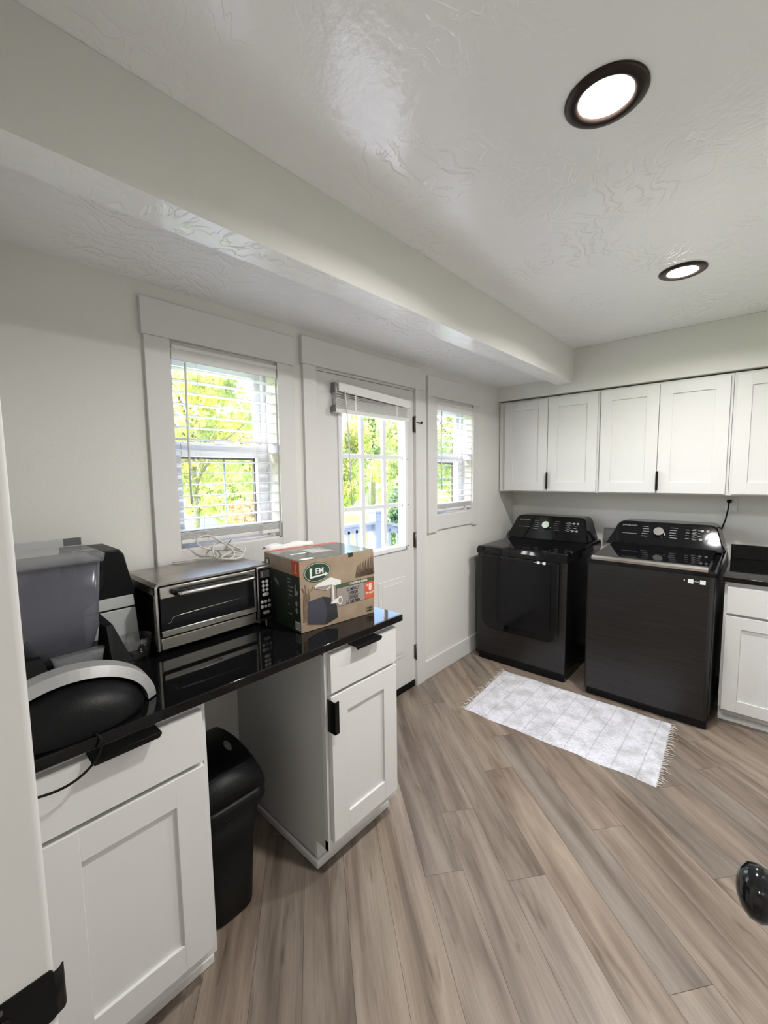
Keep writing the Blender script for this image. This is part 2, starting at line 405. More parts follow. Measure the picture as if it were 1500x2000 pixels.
# ------------------------------------------------------------ floor: diagonal planks
def build_floor():
    bm = bmesh.new(); uvl = bm.loops.layers.uv.new('uv'); cl = bm.loops.layers.float_color.new('plank')
    ang = math.radians(-38.3); d = Vector((math.cos(ang), math.sin(ang))); n = Vector((-d.y, d.x)); wd = .1487; off = 1.4795; L = 1.22
    known = [(.832, 1.509), (.951, 1.218), (.836, 1.865), (1.2, 1.416), (1.359, 1.85), (1.697, 1.398)]
    kn = {}
    for p in known:
        v = Vector(p); kn[math.floor((v.dot(n)-off)/wd)] = v.dot(d)
    rnd = random.Random(3)
    for k in range(-32, 34):
        u0 = kn.get(k, rnd.uniform(0, L)); v0 = off+k*wd
        for j in range(-5, 6):
            a = u0+j*L; br = rnd.uniform(.80, 1.12); hue = rnd.uniform(-.03, .03); so = rnd.uniform(0, 50)
            g = .0006
            q = [(a+g, v0+g), (a+L-g, v0+g), (a+L-g, v0+wd-g), (a+g, v0+wd-g)]
            vs = [bm.verts.new((*(d*x+n*y), 0)) for x, y in q]
            f = bm.faces.new(vs)
            for lp, (x, y) in zip(f.loops, q):
                lp[uvl].uv = (x-a+so, y-v0+so*3.7); lp[cl] = (br+hue, br, br-hue, 1)
    for co, no in (((0, 0, 0), (-1, 0, 0)), ((XR, 0, 0), (1, 0, 0)), ((0, D, 0), (0, 1, 0)), ((0, -2.2, 0), (0, -1, 0))):
        bmesh.ops.bisect_plane(bm, geom=bm.verts[:]+bm.edges[:]+bm.faces[:], plane_co=co, plane_no=no, clear_outer=True)
    base = [bm.verts.new(p) for p in ((-.15, -2.35, -.0008), (XR+.15, -2.35, -.0008), (XR+.15, D+.15, -.0008), (-.15, D+.15, -.0008))]
    low = [bm.verts.new((v.co.x, v.co.y, -.12)) for v in base]
    fs = [bm.faces.new(base), bm.faces.new(low[::-1])]+[bm.faces.new((base[i], base[(i+1) % 4], low[(i+1) % 4], low[i])) for i in range(4)]
    for f in fs:
        for lp in f.loops: lp[uvl].uv = (0, 0); lp[cl] = (.25, .22, .2, 1)
    bmesh.ops.recalc_face_normals(bm, faces=bm.faces)
    for f in bm.faces:
        if f.calc_center_median().z > -.001 and f.normal.z < 0: f.normal_flip()
    me = bpy.data.meshes.new('floor'); bm.to_mesh(me); bm.free(); me.materials.append(M['floor'])
    o = bpy.data.objects.new('floor', me); COL.objects.link(o); struct(o)
build_floor()

# ------------------------------------------------------------ walls, ceilings, beam, soffit
T = .14
wl = MB(); ys = [-2.35, W1[0], W1[1], DR[0], DR[1], W2[0], W2[1], D+.15]
wl.box((-T, -.07, -.12), (0, W1[0], H+.12)); wl.box((-T, W1[1], -.12), (0, DR[0], H+.12)); wl.box((-T, DR[1], -.12), (0, W2[0], H+.12)); wl.box((-T, W2[1], -.12), (0, D, H+.12))
wl.box((-T, W1[0], -.12), (0, W1[1], W1[2])); wl.box((-T, W1[0], W1[3]), (0, W1[1], H+.12))
wl.box((-T, W2[0], -.12), (0, W2[1], W2[2])); wl.box((-T, W2[0], W2[3]), (0, W2[1], H+.12))
wl.box((-T, DR[0], DR[3]), (0, DR[1], H+.12)); wl.box((-T, DR[0], -.12), (0, DR[1], -.002))
struct(wl.build('wall_left', 'wall'))
struct(B((-T, D, -.12), (XR+T, D+T, H+.12)).build('wall_back', 'wall'))
struct(B((XR, -.07, -.12), (XR+T, D, H+.12)).build('wall_right', 'wall'))
wn = MB(); wn.box((0, -.07, 0), (1.20, YN, H)); wn.box((1.98, -.07, 0), (XR, YN, H)); wn.box((1.20, -.07, 2.06), (1.98, YN, H))
struct(wn.build('wall_near', 'wall'))
struct(B((-T, -2.35, H), (XR+T, D+T, H+.12)).build('ceiling', 'ceil'))
struct(B((0, YN, HL), (.515, YS, H-.001)).build('ceiling_lower', 'ceil'))
bmx = MB(); bmx.box((.511, YN, 2.189), (.637, YS, H-.001), 'wall'); bmx.box((.5115, YN+.001, 2.1885), (.6365, YS-.001, 2.1895), 'ceil')
struct(bmx.build('ceiling_beam'))
struct(B((.0, YS, ZS), (XR, D, H-.001)).build('wall_soffit', 'wall'))
# hall behind the doorway
struct(B((.0, -2.3, 0), (.5, -.07, H)).build('wall_hall_left', 'wall'))
struct(B((.5, -2.35, 0), (XR, -2.2, H)).build('wall_hall_end', 'wall'))
struct(B((XR, -2.35, 0), (XR+T, -.07, H)).build('wall_hall_right', 'wall'))
# doorway lining with strike plate
fr = MB(); fr.box((1.196, -.085, 0), (1.22, .062, 2.075), None, .007, 3); fr.box((1.96, -.085, 0), (1.984, .062, 2.075), None, .007, 3); fr.box((1.2, -.085, 2.05), (1.98, .062, 2.075), None, .007)
fr.box((1.135, .05, 0), (1.205, .0615, 2.14), None, .003); fr.box((1.975, .05, 0), (2.045, .0615, 2.14), None, .003); fr.box((1.135, .05, 2.07), (2.045, .0615, 2.14), None, .003)
fro = struct(fr.build('door_frame', 'trim'))
st = MB(); st.frame((1.2205, .015, .932), (0, 1, 0), (0, 0, 1))
st.prism(rrect(-.022, -.03, .046, .03, .006), -.0012, .0012, 'blackmetal'); st.prism(rrect(-.008, -.011, .008, .011, .004), .0013, .002, 'gloss')
st.prism(ell(.0, .022, .0035, .0035, 16), .0012, .0024, 'hinge'); st.prism(ell(.0, -.022, .0035, .0035, 16), .0012, .0024, 'hinge')
st.T = Matrix.Identity(4)
lp = [(1.2212, .050), (1.2216, .062), (1.2190, .0685), (1.2145, .071), (1.2140, .0695), (1.2175, .0665), (1.2195, .061), (1.2195, .05)]
st.prism(lp, .905, .956, 'blackmetal', smooth=True)
st.build('strike_plate', None, fro, label='black metal strike plate')

# ------------------------------------------------------------ casings, baseboard
def casing(name, y0, y1, z0, z1, oy0, oy1, oz0, oz1, head_z, apron=None, over=.008):
    m = MB(); t = .018
    m.box((0, y0, z0), (t, oy0, head_z), None, .0015); m.box((0, oy1, z0), (t, y1, head_z), None, .0015)
    m.box((0, y0-over, head_z), (t+.005, y1+over, z1), None, .0015)
    if apron: m.box((0, oy0-.0005, apron), (t-.002, oy1+.0005, oz0), None, .0015)
    return struct(m.build(name, 'trim'))
casing('trim_1', .613, 1.293, 1.086, 2.181, W1[0], W1[1], W1[2], W1[3], 2.044, 1.095)
casing('trim_2', 1.352, 2.377, 0, 2.205, DR[0], DR[1], 0, DR[3], 2.068)
casing('trim_3', 2.421, 3.110, 1.078, 2.180, W2[0], W2[1], W2[2], W2[3], 2.041, 1.093)
bb = MB()
for a, b in ((2.377, 3.80), (1.335, 1.352)): bb.box((0, a, 0), (.014, b, .137), None, .003)
struct(bb.build('baseboard_left', 'trim'))
struct(B((0.014, D-.014, 0), (XR-.001, D, .137), None, .003).build('baseboard_back', 'trim'))
struct(B((XR-.014, .98, 0), (XR, 3.1, .137), None, .003).build('baseboard_right', 'trim'))

# ------------------------------------------------------------ windows (double hung, vinyl) with screens
def window(name, W):
    y0, y1, z0, z1 = W; zm = z0+.405; m = MB()
    # outer frame lining the opening
    m.box((-T-.005, y0, z0), (-.085, y0+.022, z1), None, .002); m.box((-T-.005, y1-.022, z0), (-.085, y1, z1), None, .002)
    m.box((-T-.005, y0, z0), (-.085, y1, z0+.022), None, .002); m.box((-T-.005, y0, z1-.022), (-.085, y1, z1), None, .002)
    r = struct(m.build(name, 'vinyl'))
    rv = MB()
    rv.box((-.085, y0-.0005, z0), (.002, y0+.006, z1)); rv.box((-.085, y1-.006, z0), (.002, y1+.0005, z1))
    rv.box((-.085, y0, z0-.0005), (.002, y1, z0+.006)); rv.box((-.085, y0, z1-.006), (.002, y1, z1+.0005))
    rv.build('window_jamb', 'trim', r)
    def sash(a, b, x0, x1, st, br, tr):
        q = MB(); q.box((x0, y0+.020, a), (x1, y0+.020+st, b), None, .003); q.box((x0, y1-.020-st, a), (x1, y1-.020, b), None, .003)
        q.box((x0+.0005, y0+.021+st, a), (x1-.0005, y1-.021-st, a+br), None, .003); q.box((x0+.0005, y0+.021+st, b-tr), (x1-.0005, y1-.021-st, b), None, .003)
        s_ = q.build('sash', 'vinyl', r)
        B(((x0+x1)/2-.002, y0+.018+st, a+br-.004), ((x0+x1)/2+.002, y1-.018-st, b-tr+.004)).build('pane', 'glass', s_)
    sash(z0+.020, zm+.051, -.112, -.086, .042, .055, .063)
    sash(zm-.012, z1-.020, -.138, -.113, .032, .040, .034)
    # screen frame outside the lower sash
    c = MB(); xs = (-T-.022, -T-.008); a, b = z0+.03, zm-.004; ya, yb = y0+.036, y1-.036
    c.box((xs[0], ya, a), (xs[1], ya+.012, b)); c.box((xs[0], yb-.012, a), (xs[1], yb, b)); c.box((xs[0], ya, a), (xs[1], yb, a+.012)); c.box((xs[0], ya, b-.016), (xs[1], yb, b))
    c.build('screen_frame', 'screen', r)
    B((-.086, (y0+y1)/2-.03, zm+.051), (-.070, (y0+y1)/2+.03, zm+.060), None, .003).build('sash_lock', 'vinyl', r)
    # outside trim
    e = MB(); xo = -T-.03
    for q in (((xo, y0-.09, z0-.09), (-T, y0+.002, z1+.09)), ((xo, y1-.002, z0-.09), (-T, y1+.09, z1+.09)), ((xo, y0, z1-.002), (-T, y1, z1+.09)), ((xo, y0, z0-.09), (-T, y1, z0+.002))): e.box(*q)
    e.build('outer_trim', 'vinyl', r)
window('window_1', W1); window('window_2', W2)

# ------------------------------------------------------------ exterior door with nine lights
def ext_door():
    y0, y1 = DR[0]+.004, DR[1]-.006; x0, x1 = -.045, -.002
    m = MB(); z0, z1 = .045, 2.052; ly0, ly1, lz0, lz1 = 1.605, 2.190, 1.010, 1.925
    m.box((x0, y0, z0), (x1, ly0, z1), 'trim'); m.box((x0, ly1, z0), (x1, y1, z1), 'trim')
    m.box((x0, ly0, lz1), (x1, ly1, z1), 'trim'); m.box((x0, ly0, z0), (x1, ly1, lz0), 'trim')
    d = struct(m.build('door_1'))
    # lite frame and grille
    g = MB(); fx = (x0-.008, x1+.010); w_ = .026
    g.box((fx[0], ly0-w_*.5, lz0-w_*.5), (fx[1], ly0+w_*.6, lz1+w_*.5), None, .004); g.box((fx[0], ly1-w_*.6, lz0-w_*.5), (fx[1], ly1+w_*.5, lz1+w_*.5), None, .004)
    g.box((fx[0], ly0, lz0-w_*.5), (fx[1], ly1, lz0+w_*.6), None, .004); g.box((fx[0], ly0, lz1-w_*.6), (fx[1], ly1, lz1+w_*.5), None, .004)
    g.build('glass_frame', 'vinyl', d)
    mu = MB()
    for k in (1, 2):
        y = ly0+(ly1-ly0)*k/3+.004; mu.box((-.040, y-.015, lz0), (-.016, y+.015, lz1), None, .004)
        z = lz0+(lz1-lz0)*k/3; z = {1: 1.300, 2: 1.612}[k]; mu.box((-.040, ly0, z-.013), (-.0165, ly1, z+.013), None, .004)
    mu.build('muntin_grille', 'vinyl', d)
    B((-.029, ly0, lz0), (-.025, ly1, lz1)).build('pane', 'glass', d)
    sc_ = MB()
    for y, z in ((2.199, 1.60), (2.199, 1.30), (2.199, 1.02), (2.0, 1.003)): sc_.lathe([(.004, .008), (.004, .0095)], (0, y, z), 'x', 10, 'screen')
    sc_.build('plastic_screws', None, d)
    for a, b in ((1.575, 1.838), (1.905, 2.168)):     # raised panels
        p = MB(); p.box((x1-.001, a, .255), (x1+.004, b, .815), None, .004)
        p.box((x1+.002, a+.022, .277), (x1+.0045, b-.022, .793), None, .001); p.box((x1+.003, a+.034, .289), (x1+.008, b-.034, .781), None, .004)
        p.build('raised_panel', 'trim', d)
    B((x0+.004, y0, .004), (x1+.006, y1, .047)).build('door_sweep', 'blackmetal', d)
    for z in (.25, 1.05, 1.835):
        h = MB(); h.lathe([(.0065, -.055), (.0065, .055)], (.010, DR[1]-.002, z), 'z', 10, 'hinge'); h.box((-.002, DR[1]-.014, z-.050), (.004, DR[1]+.010, z+.050), 'hinge')
        h.build('hinge', None, d)
    h = MB(); h.tube([(.012, DR[1]-.006, 1.848), (.022, DR[1]+.02, 1.848), (.030, DR[1]+.038, 1.847)], .0028, 'blackmetal'); h.lathe([(0.001, -.008), (.008, -.004), (.008, .004), (0.001, .008)], (.032, DR[1]+.043, 1.847), 'x', 12, 'blackmetal')
    h.build('hinge_stop', None, d)
    k = MB(); k.lathe([(.028, 0), (.028, .008), (.012, .012), (.012, .035), (.028, .045), (.030, .06), (.02, .07), (0.001, .072)], (x1, 1.50, .95), 'x', 24); k.build('door_knob', 'blackmetal', d)
    j = MB()      # jamb lining
    j.box((-T, DR[0]-.0005, 0), (.002, DR[0]+.004, DR[3])); j.box((-T, DR[1]-.004, 0), (.002, DR[1]+.0005, DR[3])); j.box((-T, DR[0], DR[3]-.005), (.002, DR[1], DR[3]+.0005))
    j.box((-.062, DR[0]+.003, 0), (-.048, DR[0]+.016, DR[3])); j.box((-.062, DR[1]-.016, 0), (-.048, DR[1]-.003, DR[3]))
    struct(j.build('door_jamb', 'trim'))
    struct(B((-T-.02, DR[0]+.0045, 0.0), (-.047, DR[1]-.0045, .022), None, .003).build('door_threshold', 'hinge'))
ext_door()

# ------------------------------------------------------------ interior door, open beside the camera
def int_door():
    hx, hy = 1.955, .070; a = math.radians(9.2); L = .71
    d = bpy.data.objects.new('door_2', None); COL.objects.link(d); d.location = (hx, hy, .012); d.rotation_euler = (0, 0, a); struct(d)
    m = MB(); m.box((-.0, 0, 0), (.035, L, 2.02), None, .002)
    for z0, z1 in ((.2, .9), (1.05, 1.85)): m.box((-.003, .11, z0), (.001, L-.11, z1), None, .003)
    m.build('door_slab', 'trim', d, local=True)
    k = MB(); c = (0, L-.058, .935)
    k.lathe([(.030, 0), (.030, -.004), (.026, -.008), (.011, -.010), (.010, -.026), (.020, -.030), (.030, -.038), (.0335, -.048), (.031, -.059), (.022, -.067), (.010, -.071), (0.001, -.072)], c, 'x', 32)
    k.build('door_knob', 'knobblk', d, local=True, label='oval polished black knob')
int_door()

# ------------------------------------------------------------ cabinets
def shaker(mb, u0, u1, v0, v1, th=.019, st=.060, m='cab', slab=False):
    if slab: mb.box((u0, v0, 0), (u1, v1, th), m, .0015); return
    mb.box((u0, v0, 0), (u0+st, v1, th), m, .0012); mb.box((u1-st, v0, 0), (u1, v1, th), m, .0012)
    mb.box((u0+st-.0008, v0, 0.0003), (u1-st+.0008, v0+st, th-.0002), m, .0012); mb.box((u0+st-.0008, v1-st, .0003), (u1-st+.0008, v1, th-.0002), m, .0012)
    mb.box((u0+st-.002, v0+st-.002, .001), (u1-st+.002, v1-st+.002, th-.009), m)
def base_left(label, y0, y1, d0, d1, handle, side_molding, door_handle):
    t = thing('base_cabinet', label, 'cabinet', (.3, (y0+y1)/2, 0), 'base cabinets under the black counters')
    c = MB(); c.box((.002, y0+.0015, .10), (.640, y1-.0005, .886), 'cabside'); c.box((.002, y0+.002, 0), (.565, y1-.001, .101), 'cabside')
    c.box((.622, y0, .10), (.642, y0+.038, .888), 'cab', .001); c.box((.622, y1-.010, .10), (.642, y1, .888), 'cab', .001); c.box((.622, y0, .86), (.6415, y1, .888), 'cab'); c.box((.622, y0, .10), (.6415, y1, .14), 'cab')
    c.build('cabinet_body', None, t)
    k = MB(); k.box((.560, y0-.001, .0), (.573, y1+.001, .10), 'cab'); k.box((.573, y0-.010, 0), (.588, y1+.014, .032), 'cab', .005)
    if side_molding: k.box((.002, y0-.012, 0), (.588, y0, .032), 'cab', .005)
    k.build('toe_kick', None, t)
    dr = MB().frame((.643, 0, 0), (0, 1, 0), (0, 0, 1)); shaker(dr, d0, d1, .718, .866, slab=True); dw = dr.build('drawer', None, t)
    h = MB(); a, b = handle
    h.box((.640, a, .8665), (.690, b, .8695), 'blackmetal', .001); h.prism([(a, .8690), (b, .8690), (b, .864), (b-.006, .856), (a+.006, .856), (a, .864)], .687, .690, 'blackmetal', axis=0)
    h.build('handle', None, dw, label='matte black edge pull')
    do = MB().frame((.643, 0, 0), (0, 1, 0), (0, 0, 1)); shaker(do, d0, d1, .140, .705, st=.079); dd = do.build('door', None, t)
    if door_handle:
        h = MB(); h.box((.643, door_handle-.0035, .572), (.684, door_handle-.0005, .694), 'blackmetal', .001); h.box((.681, door_handle-.0035, .572), (.684, door_handle+.018, .694), 'blackmetal', .001)
        h.build('handle', None, dd, label='matte black edge pull')
    return t
base_left('white base cabinet nearest the doorway, with a black cord hanging over its drawer', .062, .495, .108, .478, (.215, .365), False, None)
base_left('white base cabinet between trash can and back door, door pull on its left edge', .927, 1.311, .941, 1.301, (1.045, 1.185), True, .941)
ct = B((.002, .062, .888), (.676, 1.331, .916), None, .0025); tag(ct.build('countertop', 'granite', None, (.34, .7, .888)), 'long polished black stone countertop under the windows, bridging two white cabinets', 'countertop', 'black countertops')

# right base cabinet and its top
t = thing('base_cabinet', 'white base cabinet right of the washer against the back wall', 'cabinet', (2.02, 3.4, 0), 'base cabinets under the black counters')
fy = 3.125
c = MB(); c.box((1.638, fy+.002, .095), (XR-.003, D-.003, .856), 'cabside'); c.box((1.636, fy-.002, .095), (1.650, fy+.018, .858), 'cab', .001); c.box((1.65, fy-.002, .835), (XR-.003, fy+.018, .858), 'cab'); c.box((1.65, fy-.002, .08), (XR-.003, fy+.018, .12), 'cab')
c.box((1.640, fy+.06, 0), (XR-.003, D-.02, .1), 'cabside')
c.build('cabinet_body', None, t)
k = MB(); k.box((1.636, fy+.046, 0), (XR-.003, fy+.06, .098), 'cab'); k.box((1.636, fy+.033, 0), (XR-.003, fy+.046, .035), 'cab', .004); k.build('toe_kick', None, t)
for a, b in ((1.650, 2.03), (2.036, 2.408)):
    q = MB().frame((0, fy-.003, 0), (1, 0, 0), (0, 0, 1)); shaker(q, a, b, .673, .830, slab=True); q.build('drawer', None, t)
    q = MB().frame((0, fy-.003, 0), (1, 0, 0), (0, 0, 1)); shaker(q, a, b, .090, .658, st=.070); q.build('door', None, t)
t = thing('countertop', 'black stone countertop with low backsplash right of the washer', 'countertop', (2.02, 3.4, .858), 'black countertops')
B((1.626, 3.094, .858), (XR-.003, D-.002, .886), None, .002).build('slab', 'granite', t)
B((1.626, D-.024, .8862), (XR-.003, D-.002, .984), None, .002).build('backsplash', 'granite', t)

# upper cabinets
def upper(label, x0, x1, doors, handle_x):
    t = thing('upper_cabinet', label, 'cabinet', ((x0+x1)/2, 3.65, 1.338), 'wall cabinets along the back wall')
    c = MB(); c.box((x0, 3.506, 1.338), (x1, D-.002, 2.112), 'cab', .001)
    c.build('cabinet_body', None, t)
    for i, (a, b) in enumerate(doors):
        q = MB().frame((0, 3.505, 0), (1, 0, 0), (0, 0, 1)); shaker(q, a, b, 1.347, 2.098, st=.075); dd = q.build('door', None, t)
        if handle_x and i == handle_x[0]:
            h = MB(); x = handle_x[1]; h.box((x-.0035, 3.463, 1.365), (x-.0005, 3.505, 1.500), 'blackmetal', .001); h.box((x-.0035, 3.463, 1.365), (x+.012, 3.466, 1.500), 'blackmetal', .001)
            h.build('handle', None, dd, label='matte black edge pull')
upper('white two-door wall cabinet in the corner above the dryer', .010, .826, ((.064, .437), (.442, .814)), (1, .442))
upper('white two-door wall cabinet above the washer', .828, 1.604, ((.838, 1.208), (1.212, 1.590)), (1, 1.212))
upper('white wall cabinet at the right edge, above the low backsplash', 1.606, XR-.003, ((1.620, 2.005), (2.010, 2.405)), None)

# ------------------------------------------------------------ recessed lamps
def downlight(label, x, y, src=None):
    if src is not None:
        t = copy_tree(src); t.location = (x, y, H); t['label'] = label; return t
    t = thing('ceiling_light', label, 'ceiling light', (x, y, H), 'recessed ceiling lights')
    MB().lathe([(.061, -.001), (.096, -.001), (.096, -.004), (.092, -.007), (.075, -.011), (.064, -.008), (.0605, -.002), (.0612, -.001)], (x, y, H), 'z', 56, None, True, False).build('trim_ring', 'bronze', t)
    r = MB()
    for a, h in ((.0628, -.0035),): r.lathe([(a, -.001), (a, h), (a-.0015, h-.0006), (a-.0022, h), (a-.0028, -.001)], (x, y, H), 'z', 48, None, True, False)
    r.build('baffle_ring', 'lampring', t)
    ld = bpy.data.lights.new('lamp', 'AREA'); ld.shape = 'DISK'; ld.size = .116; ld.energy = LAMP_WATT; ld.color = (1, .98, .955); ld.spread = math.radians(158)
    lo = bpy.data.objects.new('lamp', ld); COL.objects.link(lo); lo.parent = t; lo.location = (0, 0, -.004)
    MB().lathe([(.0605, -.0008), (.0605, -.0018), (.03, -.0024), (.001, -.0026)], (x, y, H), 'z', 40).build('lens', 'lens', t)
    return t
L1 = downlight('large-looking lit round recessed light nearest the camera, dark bronze trim', 1.434, 1.236)
downlight('lit round recessed light farther back, nearer the white wall cabinets', 1.440, 2.505, L1)
downlight('unseen round recessed light added as fill in the hall behind the doorway', 1.55, -1.1, L1)  # added lamp out of view, fills the room from the camera side

# ------------------------------------------------------------ blinds
def blind(label, W, wand_side):
    y0, y1, z0, z1 = W; t = thing('window_blind', label, 'window blind', (-.03, (y0+y1)/2, z1), 'white slat blinds in the two windows')
    a, b = y0+.008, y1-.008
    v = MB(); v.box((.003, a-.004, z1-.062), (.012, b+.004, z1-.004), None, .002); v.box((.0115, a-.004, z1-.022), (.018, b+.004, z1-.004), None, .003); v.build('valance', 'blind', t)
    B((-.050, a, z1-.045), (.0, b, z1-.007), None, .002).build('headrail', 'blind', t)
    n = 15; zb = z0+.082; zt = z1-.085
    def slat(z, tilt=0.0):
        m = MB(); L = []
        for y in (a, b):
            up = [(-.050+.050*i/6, y, z+.0030*(1-((i-3)/3)**2)+tilt*(i/6-.5)) for i in range(7)]
            dn = [(p[0], y, p[2]-.0022) for p in up[::-1]]
            L.append(up+dn)
        m.loft(L, None, True, False); return m
    for i in range(n): slat(zb+(zt-zb)*i/(n-1)+random.uniform(-.001, .001), random.uniform(-.001, .002)).build('slat', 'blind', t)
    s = MB()
    for i in range(7): s.box((-.050, a, z0+.046+i*.0042), (.001, b, z0+.0485+i*.0042), None, .0008)
    s.build('stacked_slats', 'blind', t)
    B((-.050, a, z0+.026), (.002, b, z0+.044), None, .003).build('bottom_rail', 'blind', t)
    for k, y in enumerate((a+.10, b-.10)):
        c = MB(); c.tube([(.0025, y, z0+.04), (.0025, y, z1-.05)], .0007, None, 5); c.tube([(-.050, y, z0+.04), (-.050, y, z1-.05)], .0007, None, 5)
        rn = random.Random(k+3); pts = [(.005+rn.uniform(0, .006), y+rn.uniform(-.022, .022), z0+.030+rn.uniform(-.012, .05)) for _ in range(16)]
        c.tube(pts, .0007, None, 5); c.build('ladder_cord', 'paper', t)
    wy = a+.045 if wand_side else b-.05
    MB().tube([(.020, wy, z1-.07), (.018, wy-.002, z1-.34), (.022, wy-.004, z1-.640)], .0042, None, 8).build('tilt_wand', 'blind', t)
blind('white slat blind lowered in the window above the toaster oven', W1, True)
blind('white slat blind lowered in the small window right of the back door', W2, True)
def door_blind():
    t = thing('window_blind', 'white blind pulled up askew at the top of the back door glass', 'window blind', (.01, 1.86, 1.98))
    # crooked valance dropping towards the hinge side
    m = MB(); m.loft([[(.036, 1.570, 1.956), (.044, 1.570, 1.956), (.044, 1.570, 2.004), (.036, 1.570, 2.004)], [(.040, 2.185, 1.925), (.048, 2.185, 1.925), (.048, 2.185, 1.972), (.040, 2.185, 1.972)]], None, True, False); m.build('valance', 'blind', t)
    B((.009, 1.548, 1.950), (.034, 2.178, 1.980), None, .002).build('headrail', 'silver', t)
    s = MB()
    for i in range(9):
        z = 1.866+i*.0060; s.box((.010, 1.552, z), (.036, 2.172, z+.0035), None, .001)
    s.build('stacked_slats', 'blind', t)
    for i in range(3):
        z = 1.922+i*.012; MB().loft([[(.010, 1.552, z), (.036, 1.552, z), (.036, 1.552, z+.002), (.010, 1.552, z+.002)], [(.010, 2.17, 1.9195+.001*i), (.036, 2.17, 1.9195+.001*i), (.036, 2.17, 1.921+.001*i), (.010, 2.17, 1.921+.001*i)]], None, True, False).build('slat', 'blind', t)
    B((.008, 1.550, 1.842), (.040, 2.182, 1.864), None, .003).build('bottom_rail', 'blind', t)
    B((.009, 1.542, 1.946), (.040, 1.549, 2.0)).build('end_bracket', 'grey', t); B((.009, 1.538, 1.845), (.042, 1.549, 1.880), None, .003).build('end_bracket', 'grey', t)
    for y in (1.70, 2.06):
        B((.0365, y-.006, 1.862), (.0380, y+.006, 1.965)).build('ladder_tape', 'blind', t)
    MB().tube([(.048, 1.608, 1.960), (.052, 1.616, 1.87), (.050, 1.632, 1.62), (.048, 1.645, 1.33)], .0036, None, 8).build('tilt_wand', 'blind', t)
door_blind()

# ------------------------------------------------------------ laundry machines
def console(t, x0, x1, xt0, xt1, y0, y1, z0, z1, knob_x, tilt=.10):
    """raked control console; outline in x-z, front face leans back"""
    def out(k, inset=0):
        pts = []
        P = [(x0+inset, z0+inset*.4), (x1-inset, z0+inset*.4), (xt1-inset, z1-inset), (xt0+inset, z1-inset)]
        n = 7
        for i in range(4):
            p0 = Vector(P[i-1]); p = Vector(P[i]); p2 = Vector(P[(i+1) % 4]); r = (.012, .012, .042, .042)[i]
            a = p+(p0-p).normalized()*r; b = p+(p2-p).normalized()*r
            for j in range(n+1):
                s = j/n; q = a*(1-s)**2+p*2*s*(1-s)+b*s*s; pts.append((q.x, q.y))
        return pts
    yf = lambda z: y0+(z-z0)*tilt/(z1-z0)
    o = out(0); oi = out(0, .006)
    m = MB(); m.loft([[(x, y1, z) for x, z in o], [(x, y1-.06, z) for x, z in o], [(x, yf(z)+.012, z) for x, z in o], [(x, yf(z), z) for x, z in oi]], 'gloss', True, False)
    c = m.build('console', None, t)
    N = Vector((0, -(z1-z0), tilt)).normalized(); V = Vector((0, tilt, z1-z0)).normalized(); U = Vector((1, 0, 0))
    zc = (z0+z1)/2+.010; P0 = lambda x, dz, n=.0008: Vector((x, y0+tilt/2, (z0+z1)/2+.006))+V*dz+N*n
    k = MB(); k.frame(P0(knob_x, .012), U, V)
    k.prism(ell(0, 0, .034, .034, 40), 0, .006, 'gloss', smooth=True); k.prism(ell(0, 0, .030, .030, 40), .004, .024, 'chrome', smooth=True, bevel=.003)
    k.prism([(.034, -.018), (.040, -.016), (.034, -.010)], .0, .002, 'pwhite')
    k.build('dial', None, c, label='silver program dial')
    l = MB(); text_bm(l, 'SAMSUNG', .017, P0(xt0+.075, .056), U, V, 'print', sx=1.25); l.build('brand_lettering', None, c)
    l = MB().frame(P0(0, 0), U, V); l.box((xt0+.03, -.010, 0), (xt0+.13, -.0075, .0004), 'print'); l.build('caption_line', None, c)
    for s in (-1, 1):
        l = MB().frame(P0(0, 0), U, V)
        for i in range(5):
            xx = knob_x+s*(.080+.004*(abs(i-2))); l.box((xx-.020, .052-i*.019, 0), (xx+.020, .0555-i*.019, .0004), 'print')
        l.build('program_list', None, c)
    rn = random.Random(5)
    l = MB().frame(P0(0, 0), U, V)
    for i in range(3):
        for j in range(4):
            xx = knob_x+.155+i*.034; l.box((xx, .044-j*.021, 0), (xx+.016+.006*rn.random(), .047-j*.021, .0004), 'print')
    l.build('option_list', None, c)
    l = MB().frame(P0(0, 0), U, V)
    for j in range(5): xx = xt1-.125; l.box((xx, .05-j*.019, 0), (xx+.022, .053-j*.019, .0004), 'print')
    for (a, b) in ((.075, .045), (.045, .045), (.078, -.02), (.045, -.02)): l.prism(ell(xt1-a, b, .009, .009, 16), 0, .0004, 'print')
    l.build('touch_keys', None, c)
    return c
# dryer
t = thing('clothes_dryer', 'black front-loading clothes dryer in the corner, nearest the windows', 'dryer', (.44, 3.35, 0))
c = MB(); c.box((.100, 2.990, .062), (.790, 3.770, .875), 'blackside', .006)
c.box((.097, 2.976, .062), (.793, 2.995, .915), 'blackst', .006, 3); c.build('cabinet', None, t)
B((.104, 2.992, 0), (.786, 3.760, .064)).build('base', 'blackside', t)
tp = MB(); tp.loft([[(.096, 2.962, .872), (.794, 2.962, .872), (.794, 3.775, .872), (.096, 3.775, .872)], [(.096, 2.962, .900), (.794, 2.962, .900), (.794, 3.775, .916), (.096, 3.775, .916)], [(.102, 2.974, .924), (.788, 2.974, .924), (.788, 3.770, .938), (.102, 3.770, .938)], [(.130, 3.01, .930), (.760, 3.01, .930), (.762, 3.770, .942), (.128, 3.770, .942)]], 'gloss', True, False)
tp.build('top_panel', None, t, label='glossy black top panel')
